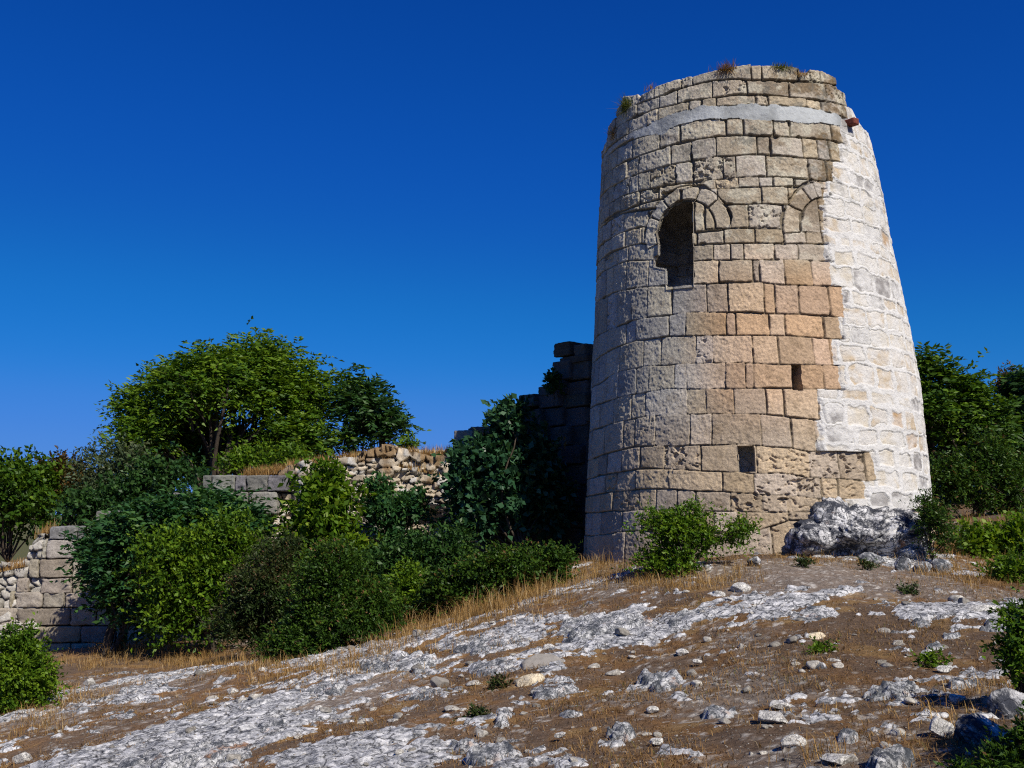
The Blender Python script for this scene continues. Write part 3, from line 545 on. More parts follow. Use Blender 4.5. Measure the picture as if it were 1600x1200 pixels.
_ICO = {}
def cube_grid(n=8):
    """unit cube [-1,1] surface as a welded quad grid"""
    if n in _ICO: return _ICO[n]
    g = np.linspace(-1, 1, n); vs, fs, off = [], [], 0
    for ax in range(3):
        for s in (-1, 1):
            a, b = np.meshgrid(g, g); q = np.zeros((n * n, 3)); q[:, ax] = s; q[:, (ax + 1) % 3] = a.ravel(); q[:, (ax + 2) % 3] = b.ravel()
            f = grid_faces(n, n); f = f if s > 0 else f[:, ::-1]; vs.append(q); fs.append(f + off); off += n * n
    v, f = np.vstack(vs), np.vstack(fs); k = np.round(v * 1000).astype(np.int64); key = (k[:, 0] + 2000) * 10 ** 8 + (k[:, 1] + 2000) * 10 ** 4 + k[:, 2] + 2000
    _, i, inv = np.unique(key, return_index=True, return_inverse=True); _ICO[n] = (v[i], inv[f]); return _ICO[n]
def block(x, y, z, sx, sy, sz, seed, rough=0.012, rad=0.03, n=9):
    """a hewn block: rounded box with uneven faces; centre and full sizes"""
    v, f = cube_grid(n); h = np.array([sx, sy, sz]) / 2; r = min(rad, h.min() * 0.6)
    q = np.sign(v) * np.abs(v) ** 0.75 * h; core = np.clip(q, -(h - r), h - r); d = q - core; l = np.linalg.norm(d, axis=1, keepdims=True)
    q = np.where(l > 1e-6, core + d / np.maximum(l, 1e-6) * np.minimum(l, r), q)
    nn = q / (np.linalg.norm(q, axis=1, keepdims=True) + 1e-6)
    p = q + np.array([seed * 7.31, seed * 3.7, seed * 1.9]); q = q + nn * (rough * (fbm(p * 4, 3, seed) + 1.1 * fbm(p * 12, 3, seed + 5, 0.65)))[:, None]
    return q + np.array([x, y, z]), f
def join(parts):
    vs, fs, ts, off = [], [], [], 0
    for pt in parts:
        v, f = pt[0], pt[1]; vs.append(v); fs.append(f + off); off += len(v)
        if len(pt) > 2: ts.append(np.tile(pt[2], (len(v), 1)))
    return np.vstack(vs), np.vstack(fs), (np.vstack(ts) if ts else None)
build_tower()

# ---------------------------------------------------------------- the ruined curtain wall left of the tower
WY = 23.6
def wall_y(px): return float(np.interp(px, [0, 690, 760, 940], [WY, WY, WY - 0.2, 21.7]))
def stone_tint(rng, base=(0.40, 0.36, 0.29), v=0.25): return np.array(base) * rng.uniform(1 - v, 1 + v) * np.array([1, rng.uniform(0.95, 1.03), rng.uniform(0.88, 1.05)])
def px_block(x0, x1, y0, y1, depth, rng, tint, inset=0.0, rough=0.035, n=14):
    Y = wall_y((x0 + x1) / 2); a, b = at(x0, y1, Y), at(x1, y0, Y); sx, sz = b[0] - a[0], b[2] - a[2]
    v, f = block(0, 0, 0, sx - 0.012, depth, sz - 0.010, int(rng.integers(1, 900)), rough, 0.028, n)
    if x0 > 740:                                                      # the stretch running forward to the tower
        ang = -0.86; c, s = math.cos(ang), math.sin(ang); w = sx / 0.72
        v = v * np.array([w / sx * 0.9, 1, 1]); v = np.c_[v[:, 0] * c - v[:, 1] * s, v[:, 0] * s + v[:, 1] * c, v[:, 2]]
    return v + np.array([(a[0] + b[0]) / 2, Y + depth / 2 + inset, (a[2] + b[2]) / 2]), f, tint
def build_wall():
    rng = np.random.default_rng(21)
    t = thing("curtain_wall", "ruined stepped stone curtain wall with exposed rubble core left of the tower", "wall", (-6, WY, -3.2))
    rows = []
    def course(y0, y1, xs, tint=(0.36, 0.32, 0.26), depth=0.9):
        for a, b in zip(xs[:-1], xs[1:]): rows.append(px_block(a, b, y0, y1, depth, rng, stone_tint(rng, tint)))
    grey = (0.21, 0.21, 0.21)
    # left pier and what carries on behind the bushes, course by course
    course(822, 843, [77, 100, 120, 146, 180, 215, 250], grey)
    course(798, 822, [148, 168, 190, 222, 262], grey)
    course(770, 798, [262, 285, 318], grey)
    course(843, 873, [57, 72, 120, 158, 190, 232, 270, 300], (0.36, 0.34, 0.30))
    course(873, 903, [44, 60, 112, 142, 176, 214, 256, 300])
    course(903, 928, [62, 112, 135, 170, 210, 258, 300])
    course(903, 926, [25, 44])
    course(925, 950, [14, 22, 66, 100, 158, 206, 250, 300])
    course(950, 978, [-30, 26, 110, 150, 190, 240, 300])
    course(978, 1005, [-40, 46, 126, 180, 240, 300])
    course(1005, 1030, [-40, 8, 40, 76, 110, 150, 200, 300])
    course(1030, 1062, [-40, 30, 80, 130, 190, 250, 310])
    v, f, tn = join(rows); mesh_obj("ashlar_facing", v, f, M_WALL, t, tn)
    rows.clear()
    course(742, 768, [316, 330, 367, 384, 418, 449], (0.22, 0.22, 0.22), 1.1)
    course(768, 804, [322, 352, 388, 433], (0.24, 0.235, 0.22), 1.0)
    course(804, 836, [318, 350, 386, 410], (0.36, 0.33, 0.27)); course(836, 866, [312, 350, 384, 416], (0.36, 0.33, 0.27)); course(866, 900, [300, 344, 380, 414])
    v, f, tn = join(rows); o = mesh_obj("upper_facing", v, f, M_WALL, t, tn); o["label"] = "grey hewn blocks ending in a broken edge beside the rubble"
    rows.clear()
    course(700, 727, [573, 600, 628, 662, 690, 716], (0.36, 0.33, 0.28), 0.9)
    for r in rows: r[0][:, 1] += 0.7
    rows.append(px_block(709, 750, 671, 705, 0.9, rng, np.array((0.40, 0.36, 0.29)), 0.1))
    rows.append(px_block(750, 765, 664, 704, 0.7, rng, np.array((0.3, 0.28, 0.23)), 0.3))
    v, f, tn = join(rows); mesh_obj("coping_course", v, f, M_WALL, t, tn)
    rows.clear()
    d = (0.10, 0.097, 0.09)  # steps tinted near-black: the tower's shade is put into the stone colour
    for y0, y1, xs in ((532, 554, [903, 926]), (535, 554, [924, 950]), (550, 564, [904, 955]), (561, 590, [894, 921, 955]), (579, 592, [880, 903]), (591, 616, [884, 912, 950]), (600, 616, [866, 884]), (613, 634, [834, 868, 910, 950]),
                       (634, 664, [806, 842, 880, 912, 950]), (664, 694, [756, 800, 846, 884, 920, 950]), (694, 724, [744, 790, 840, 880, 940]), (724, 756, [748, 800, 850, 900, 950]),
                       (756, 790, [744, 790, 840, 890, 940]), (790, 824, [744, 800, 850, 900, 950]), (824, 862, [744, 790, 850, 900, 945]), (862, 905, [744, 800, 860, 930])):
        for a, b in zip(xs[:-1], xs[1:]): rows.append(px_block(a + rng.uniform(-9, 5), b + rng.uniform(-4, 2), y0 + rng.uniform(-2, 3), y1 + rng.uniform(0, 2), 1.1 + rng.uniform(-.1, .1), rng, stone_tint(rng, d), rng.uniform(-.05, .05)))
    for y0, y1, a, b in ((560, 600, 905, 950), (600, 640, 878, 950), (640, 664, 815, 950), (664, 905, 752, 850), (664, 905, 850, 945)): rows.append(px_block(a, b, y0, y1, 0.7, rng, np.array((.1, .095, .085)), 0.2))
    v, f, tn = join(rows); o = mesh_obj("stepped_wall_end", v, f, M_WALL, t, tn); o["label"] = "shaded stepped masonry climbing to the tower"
    # rubble core: one continuous face of rounded stones bedded in pale mortar
    x0, x1 = at(428, 760, WY)[0], at(775, 760, WY)[0]; u = np.arange(x0, x1, 0.024); zlo = at(560, 870, WY)[2]; zz = np.arange(zlo, zlo + 4.6, 0.024)
    U, Z = np.meshgrid(u, zz); sh = U.shape; U, Z = U.ravel(), Z.ravel(); p = np.c_[U, Z, U * 0]
    tp = np.array([at(x, y, WY + 0.5)[[0, 2]] for x, y in ((425, 770), (440, 745), (450, 738), (480, 727), (500, 733), (560, 722), (575, 712), (600, 704), (640, 712), (670, 718), (695, 722), (720, 735), (800, 745))])
    zt = np.interp(U, tp[:, 0], tp[:, 1]) + 0.05 * fbm(np.c_[U * 3, U * 0, U * 0], 3, 4); over = np.maximum(Z - zt, 0); Zc = np.minimum(Z, zt)
    def layer(su, sv, seed):
        a = U / su + 0.35 * fbm(p * 2.2, 2, seed); b = Z / sv + 0.35 * fbm(p * 2.2 + 5, 2, seed + 1)
        F1, F2, I = cells(a, b, seed, 0.85); e = np.clip((F2 - F1) / 0.5, 0, 1); pr = rnd_id(I, 3)
        return sstep(0.05, 0.45, e) * (0.05 + 0.27 * pr), I, e
    h1, I1, e1 = layer(0.34, 0.19, 3); h2, I2, e2 = layer(0.20, 0.12, 14); use = h1 > h2; h = np.maximum(h1, h2) + 0.012 * fbm(p * 14, 3, 6)
    I = np.where(use, I1, I2 + 7)
    lean = -0.42 + 0.38 * sstep(0, 1, (Z - zlo) / 2.9) + 0.16 * fbm(p * 0.9, 2, 9)
    cave = np.exp(-(((U - at(640, 815, WY)[0]) / 0.75) ** 2 + ((Z - at(640, 812, WY)[2]) / 0.30) ** 2)); cave2 = np.exp(-(((U - at(445, 790, WY)[0]) / 0.25) ** 2 + ((Z - at(445, 780, WY)[2]) / 0.5) ** 2))
    Yf = WY + 0.42 + lean - h + 0.8 * cave + 0.4 * cave2 + over * 1.5
    Zc = Zc + np.where(over > 0, 0.10 * np.clip(over, 0, 1) + 0.4 * h, 0)
    q = rnd_id(I, 5)[:, None]; c = np.array((0.56, 0.48, 0.37)) * (0.62 + 0.55 * rnd_id(I, 6))[:, None]; c = np.where(q > 0.72, np.array((0.52, 0.50, 0.46)), c)
    c = c * (0.45 + 0.55 * sstep(0.0, 0.3, np.where(use, e1, e2)))[:, None] + np.array((0.02, 0.015, 0.008))
    gr = sstep(0.2, 0.4, fbm(p * 1.6, 3, 31) + 0.5 * sstep(0.3, -0.1, zt - Z) - 0.25)[:, None] * 0.8; c = c * (1 - gr) + np.array((0.22, 0.13, 0.05)) * gr
    o = mesh_obj("rubble_core", np.c_[U, Yf, Zc], grid_faces(*sh), M_WALL, t, c); o["label"] = "exposed rubble core of rough pale stones"
    # the broken white left end
    x0, x1 = at(-60, 940, WY)[0], at(66, 940, WY)[0]; u = np.arange(x0, x1, 0.03); zlo = at(20, 1040, WY)[2]; zz = np.arange(zlo, zlo + 5.2, 0.03); U, Z = np.meshgrid(u, zz); sh = U.shape; U, Z = U.ravel(), Z.ravel(); p = np.c_[U, Z, U * 0]
    tp = np.array([at(x, y, WY)[[0, 2]] for x, y in ((-60, 905), (-20, 892), (0, 884), (20, 890), (36, 876), (44, 852), (54, 842), (66, 836))]); zt = np.interp(U, tp[:, 0], tp[:, 1]) + 0.06 * fbm(np.c_[U * 4, U * 0, U * 0], 3, 4)
    over = np.maximum(Z - zt, 0); h1, I1, e1 = layer(0.30, 0.2, 8); h = h1 + 0.012 * fbm(p * 14, 3, 6); c = np.array((0.58, 0.55, 0.49)) * (0.7 + 0.45 * rnd_id(I1, 6))[:, None]
    c = c * (0.5 + 0.5 * sstep(0.0, 0.3, e1))[:, None]
    o = mesh_obj("rubble_end", np.c_[U, WY + 0.22 - h + over * 1.5, np.minimum(Z, zt) + 0.3 * h * (over > 0)], grid_faces(*sh), M_WALL, t, c); o["label"] = "crumbling whitish rubble at the low far end"
    # solid backing behind the facings so that the wall has its full thickness
    parts = []
    for a, b, y in ((-60, 60, 905), (60, 150, 850), (148, 262, 812), (262, 318, 790), (318, 450, 752), (450, 575, 735), (575, 712, 712), (709, 760, 690)):
        A, B = at(a, 1050, WY + 0.8), at(b, y, WY + 0.8); v, f = block((A[0] + B[0]) / 2, WY + 1.25, (A[2] + B[2]) / 2, B[0] - A[0] + 0.02, 1.2, B[2] - A[2], int(a + 99), 0.06, 0.15, 14); parts.append((v, f, np.array((0.3, 0.27, 0.21))))
    v, f, tn = join(parts); mesh_obj("wall_backing", v, f, M_WALL, t, tn)
    return t
build_wall()

# ---------------------------------------------------------------- bedrock ledges, boulders and loose stones
def ledge(px0, px1, py0, py1, h, label, seed, mat=None, name="rock_ledge", cat="rock ledge", rot=0.0, group="limestone ledges on the slope"):
    cx, cy = (px0 + px1) / 2, (py0 + py1) / 2
    c, l, r = gpt(cx, cy)[:2], gpt(px0, cy + (py1 - py0) * rot)[:2], gpt(px1, cy - (py1 - py0) * rot)[:2]; lo, hi = gpt(cx, py1)[:2], gpt(cx, py0 + h * 40)[:2]
    a = (r - l) / 2; b = (hi - lo) / 2; lb = np.linalg.norm(b); la = np.linalg.norm(a); b = b * min(1, max(la * 0.9, 0.5) / lb) if lb > la * 0.9 else b
    lb = np.linalg.norm(b); res = max(0.013, 0.0018 * c[1]); ns, nt = int(min(230, 2.5 * la / res)), int(min(230, 2.5 * lb / res))
    S, T = np.meshgrid(np.linspace(-1.25, 1.25, max(ns, 14)), np.linspace(-1.25, 1.25, max(nt, 14))); sh = S.shape; S, T = S.ravel(), T.ravel()
    xy = c + S[:, None] * a + T[:, None] * b; p = np.c_[xy, np.full(len(S), seed * 3.1)]
    sc_ = max(la, 0.3)
    rad = np.hypot(S, T) + 0.42 * fbm(p * (1.7 / sc_), 4, seed, 0.65) + 0.26 * fbm(p * 6, 4, seed + 1, 0.6)
    e = sstep(1.02, 0.45, rad); h = h * 0.5
    lump = 0.62 + 0.5 * fbm(p * (1.6 / sc_), 3, seed + 2) + 0.28 * ridged(p * 3.2, 3, seed + 4)
    F1, F2, I = cells(p[:, 0] * 5.5 + vn(p * 4, 1), p[:, 1] * 5.5 + vn(p * 4, 2), seed)
    hl = h * lump * (0.75 + 0.25 * (T < 0.6)); stp = 0.034 + 0.012 * vn(p * 1.3, seed + 11); kf = hl / stp + 0.5 * fbm(p * 3.5, 3, seed + 12); hl = hl * 0.4 + 0.6 * stp * (np.floor(kf) + sstep(0.55, 1.0, kf - np.floor(kf)))
    z = base_z(xy) + e * (hl + 0.035 * ridged(p * 9, 3, seed + 6) - 0.05 * sstep(0.35, 0.1, F1) * (rnd_id(I, 2) > 0.5) + 0.02 * fbm(p * 22, 2, seed + 8)) - 0.16 * (1 - e) - 0.01
    f = grid_faces(*sh); keep = (e[f] > 0.001).any(1)
    u, inv = np.unique(f[keep], return_inverse=True); base = np.array([c[0], c[1], base_z(c)[0]])
    o = mesh_obj(name, np.c_[xy, z][u], inv.reshape(-1, 4), mat or M_LEDGE, loc=base, smooth=False)
    return tag(o, label, cat, group)

def ico(n):
    import bmesh
    b = bmesh.new(); bmesh.ops.create_icosphere(b, subdivisions=n, radius=1); v = np.array([q.co[:] for q in b.verts]); f = np.array([[q.index for q in k.verts] for k in b.faces]); b.free(); return v, f
def stone_geo(seed, n=4, planes=11, rough=0.05, dims=(1, .8, .6), flat=0.0):
    rng = np.random.default_rng(seed); v, f = ico(n)
    for _ in range(planes):
        d = rng.normal(size=3); d /= np.linalg.norm(d); k = rng.uniform(0.55, 0.85); e = np.maximum(v @ d - k, 0); v = v - e[:, None] * d
    v = v * (1 + rough * fbm(v * 2.2 + seed, 4, seed, 0.55) + rough * 0.35 * fbm(v * 9 + seed, 2, seed + 3))[:, None]
    v = v / np.abs(v).max(0); return v * np.array(dims) / 2, f
def stone(px0, px1, py0, py1, label, seed, mat=None, dims=None, rotz=0.0, tilt=(0, 0), planes=11, rough=0.06, name="stone", group="loose stones on the slope", sink=0.26, cat="stone"):
    """a loose stone standing on the ground at the photo's spot; px box -> real size at its distance"""
    cx = (px0 + px1) / 2; g = gpt(cx, py1 - 0.12 * (py1 - py0)); s = g[1] / FPX; w, h = (px1 - px0) * s, (py1 - py0) * s
    v, f = stone_geo(seed, 4, planes, rough, dims or (w, 0.75 * w, h))
    R = np.array(Matrix.Rotation(rotz, 3, 'Z') @ Matrix.Rotation(tilt[0], 3, 'X') @ Matrix.Rotation(tilt[1], 3, 'Y')); v = v @ R.T
    v[:, 2] -= v[:, 2].min(); z = base_z(g[:2])[0] - sink * h
    o = mesh_obj(name, v, f, mat or M_STONE, smooth=planes < 9); o.location = (g[0], g[1], z); return tag(o, label, cat, group)

LEDGES = [
 (506,724,1014,1060,.16,"long grey ledge stepping down from the dark junipers"),(655,862,990,1022,.12,"low narrow ledge along the dry grass edge below the bushes"),
 (822,1052,935,1024,.22,"largest rugged dark-pitted ledge above the tilted slab"),(1030,1128,940,1000,.16,"orange-spotted ledge below the bush at the tower foot"),
 (1126,1212,940,972,.09,"small pale ledge right of the orange-spotted one"),(1168,1332,938,992,.13,"broken pale ledge below the bare mound"),
 (1332,1418,938,958,.06,"thin pale strip of rock across the trodden soil"),(1390,1528,948,992,.12,"broad whitish ledge left of the two boulders at the right edge"),
 (1515,1612,952,1006,.12,"whitish ledge running behind the leafy twigs at the right edge"),(702,826,1028,1066,.12,"pale ledge left of the tilted slab"),
 (612,752,1074,1104,.12,"tapering ledge below the dark cut stone"),(800,928,1060,1104,.16,"dark-lichened ledge just below the cream boulder"),
 (752,818,1104,1142,.15,"square-edged low rock with a mossy left side"),(986,1076,1046,1090,.18,"light grey humped rock left of the flat slab"),
 (934,1002,1130,1166,.15,"dark speckled hump near the bottom centre"),(712,826,1164,1204,.14,"pale ledge cut by the bottom edge at the centre"),
 (470,548,1066,1094,.10,"small ledge left of the long stepping ledge"),(312,468,1084,1136,.15,"broad pale ledge with a stepped left edge"),
 (378,458,1124,1164,.14,"bright humped ledge below the broad pale one"),(18,480,1152,1225,.12,"widest flat grey rock sheet at the lower left"),
 (152,308,1064,1096,.10,"flat whitish ledge below the shaded trunk"),(82,175,1098,1128,.08,"pale ledge right of the bush at the left edge"),
 (146,232,1108,1132,.08,"small pale ledge at the lower left with rust grass around"),(456,562,1064,1094,.12,"ledge between the junipers and the cut stone"),
 (116,186,1138,1150,.05,"thin white strip of rock low on the left"),(54,108,1147,1158,.05,"narrow white rock strip under the left bush"),
 (104,238,1034,1080,.08,"smooth grey rock sheet in front of the far wall"),(1324,1470,1062,1104,.12,"broad light ledge at the right with a dark hole"),
 (1464,1542,1060,1082,.09,"humped pale ledge above the round white stone"),(1344,1434,1172,1222,.16,"bright ledge with orange lichen at the bottom right"),
 (1440,1482,1006,1020,.06,"small pale ledge left of the yellow-green weed twigs"),(1464,1508,987,1000,.05,"small flat ledge below the broad whitish one"),
 (1126,1172,991,1007,.05,"small thin ledge below the pale one right of centre"),(688,766,1152,1172,.07,"thin white ledge above the bottom centre edge"),
 (1300,1350,1140,1160,.07,"low shaded ledge in the dark patch at the lower right"),(560,640,1150,1166,.05,"faint flat ledge among gravel near the bottom"),
 (1080,1160,1100,1120,.04,"low pale streak of rock between the white wedge and the hump"),(250,330,1120,1140,.06,"flat ledge between rust grass patches at lower left"),
 (860,930,1110,1124,.05,"thin ledge right of the mossy square rock"),(640,700,985,1000,.07,"pale rocks half hidden in dry grass below the bushes")]
for i, (a, b, c, d, h, lab) in enumerate(LEDGES): ledge(a, b, c, d, h, lab, 40 + i * 3, rot=0.16)

STONES = [
 (813,877,1008,1052,"long tilted grey slab leaning on the ledge",M_CUT,dict(dims=(.50,.30,.13),rotz=.25,tilt=(.75,-.45),planes=16,rough=.03,name="slab")),
 (806,852,1048,1078,"rounded cream boulder in front of the tilted slab",M_CREAM,dict(planes=6,name="boulder",tilt=(0,-.3))),
 (671,702,1052,1076,"dark cut block with one flat shaded face",M_CUT,dict(planes=18,rough=.02,name="cut_stone",rotz=.6)),
 (1150,1202,1034,1053,"flat grey slab lying with a shadowed front edge",M_CUT,dict(dims=(.30,.2,.085),planes=14,rough=.03,name="slab",rotz=.1)),
 (1219,1262,1144,1172,"angular white stone casting a black shadow",M_STONE,dict(rotz=.4)),
 (1180,1234,1106,1132,"white wedge-shaped stone with a sharp right tip",M_STONE,dict(rotz=-.4,tilt=(0,.2))),
 (1202,1232,1090,1106,"flat white stone above the white wedge",M_STONE,dict(dims=(.19,.14,.07))),
 (1265,1292,1030,1055,"grey speckled boulder under the yellow weed",M_BOULDER,dict(planes=8,name="boulder")),
 (1291,1320,1025,1043,"low rounded boulder right of the yellow weed",M_STONE,dict(planes=8,name="boulder")),
 (1482,1510,1082,1100,"round white stone near the right edge",M_STONE,dict(planes=7)),
 (1448,1490,1114,1150,"round grey boulder at the edge of the dark shade",M_STONE,dict(planes=7,name="boulder")),
 (1486,1572,1110,1160,"dark bluish boulder with white streaks above the spiky bush",M_BOULDER,dict(planes=10,rough=.1,name="boulder")),
 (1548,1612,1068,1128,"sloping grey boulder under the leafy twigs at the right edge",M_BOULDER,dict(planes=9,name="boulder",rough=.1)),
 (1508,1562,940,964,"pale boulder on the ledge left of the bluish one",M_STONE,dict(planes=8,name="boulder")),
 (1562,1610,936,970,"bluish boulder cut by the right edge",M_BOULDER,dict(planes=10,name="boulder")),
 (1142,1174,906,928,"pale rounded boulder right of the bush at the tower foot",M_STONE,dict(planes=7,name="boulder")),
 (1108,1134,921,934,"low pale stone below the bush at the tower foot",M_STONE,dict(planes=9)),
 (1168,1190,867,883,"grey stone in the corner between bush and mound",M_BOULDER,dict(planes=9)),
 (1426,1458,873,897,"left one of the paired white boulders below the big dark rock",M_LEDGE,dict(planes=9,rough=.1,name="boulder")),
 (1453,1487,868,900,"right one of the paired white boulders below the big dark rock",M_LEDGE,dict(planes=8,rough=.1,name="boulder")),
 (1257,1292,985,1002,"flat cream stone above the yellow weed",M_CREAM,dict(planes=9)),
 (1056,1076,1012,1024,"small bright white stone left of the flat slab",M_STONE,dict()),
 (1283,1334,1174,1194,"low white stone beside the grass stalks at the bottom",M_STONE,dict(planes=9)),
 (488,508,1098,1117,"upright white stone left of the tapering ledge",M_STONE,dict(tilt=(0,-.6))),
 (604,625,1120,1132,"white stone on bare gravel below the tapering ledge",M_STONE,dict()),
 (712,732,1106,1118,"white stone left of the mossy square rock",M_STONE,dict(tilt=(0,-.3))),
 (20,52,1172,1194,"pale wedge of stone at the lower left corner",M_STONE,dict()),
 (848,868,1004,1016,"small stone resting against the rugged ledge",M_STONE,dict()),
 (1082,1098,1028,1036,"tiny white stone above the flat slab",M_STONE,dict()),
 (856,872,918,930,"white stone in dry grass left of the tower bush",M_STONE,dict()),
 (1010,1030,1100,1112,"small grey stone below the humped rock",M_STONE,dict()),
 (866,884,1142,1152,"white stone left of the dark speckled hump",M_STONE,dict()),
 (1014,1036,1150,1162,"white stone right of the dark speckled hump",M_STONE,dict()),
 (1462,1488,1036,1050,"pale stone beside a mossy green patch at the right",M_STONE,dict()),
 (1440,1462,1012,1024,"white stone below the broad whitish ledge",M_STONE,dict()),
 (352,374,1072,1084,"white stone in front of the shaded tree trunk",M_STONE,dict()),
 (400,418,1040,1054,"pale stone at the foot of the junipers",M_STONE,dict()),
 (130,152,1058,1070,"white stone on the flat sheet before the far wall",M_STONE,dict())]
for i, (a, b, c, d, lab, m, kw) in enumerate(STONES): stone(a, b, c, d, lab, 300 + i * 7, m, **kw)

# the big dark pitted boulder the tower stands on
def build_boulder():
    Y = 16.15; s = Y / FPX; O = at(1335, 850, Y); v, f = ico(6)
    def P(px, py, dy=0.0): q = at(px, py, Y); return np.array([q[0], q[1] + dy, q[2]]) - O
    lob = [(P(1335, 852, .25), (1.02, .75, .42)), (P(1305, 815, .35), (.42, .45, .42)), (P(1395, 838, .2), (.56, .62, .46)), (P(1268, 850, .1), (.42, .5, .36)), (P(1345, 820, .3), (.62, .5, .30)), (P(1420, 866, .1), (.32, .4, .30))]
    r = np.zeros(len(v))
    for c, ax in lob:
        ax = np.array(ax); a = ((v / ax) ** 2).sum(1); b = -2 * ((v * c) / ax ** 2).sum(1); k = ((c / ax) ** 2).sum() - 1; D = b * b - 4 * a * k
        r = np.maximum(r, np.where(D > 0, (-b + np.sqrt(np.maximum(D, 0))) / (2 * a), 0))
    q = v * r[:, None]
    F1, F2, I = cells(q[:, 0] * 4.2 + .8 * vn(q * 3, 1), q[:, 2] * 4.2 + .8 * vn(q * 3, 2) + q[:, 1] * 2.5, 6)
    front = sstep(0.1, -0.5, v[:, 1]); under = np.exp(-((q[:, 0] - 0.05) / 0.62) ** 2 - ((q[:, 2] + 0.10) / 0.17) ** 2) * front
    under2 = np.exp(-((q[:, 0] + 0.62) / 0.35) ** 2 - ((q[:, 2] + 0.22) / 0.22) ** 2) * front
    r2 = r * (1 + 0.16 * fbm(q * 1.9, 4, 3, 0.6) + 0.13 * ridged(q * 4.5, 4, 4) - 0.07 - 0.13 * sstep(0.38, 0.08, F1) * (rnd_id(I, 1) > 0.35)) - 0.55 * under - 0.30 * under2 - 0.52 * sstep(0.1, -0.25, v[:, 1]) * sstep(0.05, -0.03, q[:, 2] - 0.10 * vn(q * 2.6, 21) + 0.14 * np.abs(q[:, 0])) * sstep(0.70, 0.45, q[:, 0]) * sstep(-1.05, -0.8, q[:, 0]) + 0.035 * fbm(q * 14, 3, 9) - 0.05 * sstep(0.1, 0.4, fbm(q * 9, 3, 12))
    o = mesh_obj("boulder", v * np.maximum(r2, 0.1)[:, None] + O, f, M_BOULDER, smooth=False, loc=(O[0], O[1], base_z(O[:2])[0]))
    tag(o, "big dark pitted limestone boulder at the foot of the tower's white flank", "boulder")
build_boulder()
for i, (a, b, c, d, lab) in enumerate(((1340,1384,856,880,"pale rock wedged under the left of the dark overhang"),(1376,1446,832,882,"cream angular rock leaning under the big dark boulder"),(1398,1424,862,892,"small bright stone at the boulder's lower right foot"))):
    stone(a, b, c, d, lab, 611 + i * 5, M_LEDGE, planes=10, rough=.2, sink=.3, name="rock", group="rocks around the big boulder", cat="rock")
ledge(1476, 1534, 818, 842, .14, "pale weathered ledge in dry grass right of the tower", 901); ledge(1540, 1600, 872, 892, .10, "pale rock half hidden by yellow-green leaves at right", 905)

def scatter_stones():
    """loose chips: 12 shapes shared by many stones, each an object; the smallest gravel is one heap of its own"""
    rng = np.random.default_rng(77); protos = []
    for k in range(12):
        v, f = stone_geo(800 + k, 3, 9, .07, (1, rng.uniform(.6, .95), rng.uniform(.35, .7))); v[:, 2] -= v[:, 2].min() + 0.16
        o = mesh_obj("limestone_chip", v, f, M_CHIP, smooth=False); protos.append(o)
    used = [False] * 12; n = 0
    while n < 230:
        px, py = rng.uniform(0, 1600), 880 + 320 * rng.uniform(0, 1) ** 0.75
        if py < np.interp(px, [0, 150, 400, 640, 850, 990, 1180, 1600], [1090, 1050, 1055, 985, 945, 935, 915, 935]): continue
        if px < 110 and py < 1140: continue
        g = gpt(px, py); s = g[1] / FPX * (7 + 22 * rng.uniform(0, 1) ** 2.6); k = int(rng.integers(12)); o = protos[k]
        if used[k]: o = o.copy(); COL.objects.link(o)
        used[k] = True; o.location = (g[0], g[1], ground(g[:2])[0][0]); o.rotation_euler = (rng.uniform(-.25, .25), rng.uniform(-.25, .25), rng.uniform(0, 6.28)); o.scale = (s, s, s)
        tag(o, "small pale limestone chip lying loose on the brown slope", "stone chip", "loose limestone chips"); n += 1
    vs, fs = [], []; v0, f0 = stone_geo(999, 1, 5, .1, (1, .8, .42)); off = 0
    for k in range(6000):
        px, py = rng.uniform(0, 1600), 890 + 330 * rng.uniform(0, 1) ** 0.7
        if py < np.interp(px, [0, 150, 400, 640, 850, 990, 1180, 1600], [1095, 1055, 1060, 990, 950, 935, 900, 925]): continue
        d = ray(px, py); t = base_at(px, py)
        g = d * t; s = t / FPX * rng.uniform(1.2, 5.0); c, sn = math.cos(k), math.sin(k); q = v0 * s
        vs.append(np.c_[q[:, 0] * c - q[:, 1] * sn, q[:, 0] * sn + q[:, 1] * c, q[:, 2]] + np.array([g[0], g[1], g[2]])); fs.append(f0 + off); off += len(v0)
    v = np.vstack(vs); z, m, _ = ground(np.array([q.mean(0)[:2] for q in vs])); b = base_z(np.array([q.mean(0)[:2] for q in vs]))
    v[:, 2] += np.repeat(z - b, len(v0)); o = mesh_obj("gravel", v, np.vstack(fs), M_CHIP, smooth=False); setting(o, 'stuff', "fine pale limestone gravel strewn over the slope", "gravel")
_gc = {}
def base_at(px, py):
    k = (int(px) // 20, int(py) // 8)
    if k not in _gc: _gc[k] = None
    return gpt(px, py)[1]
scatter_stones()

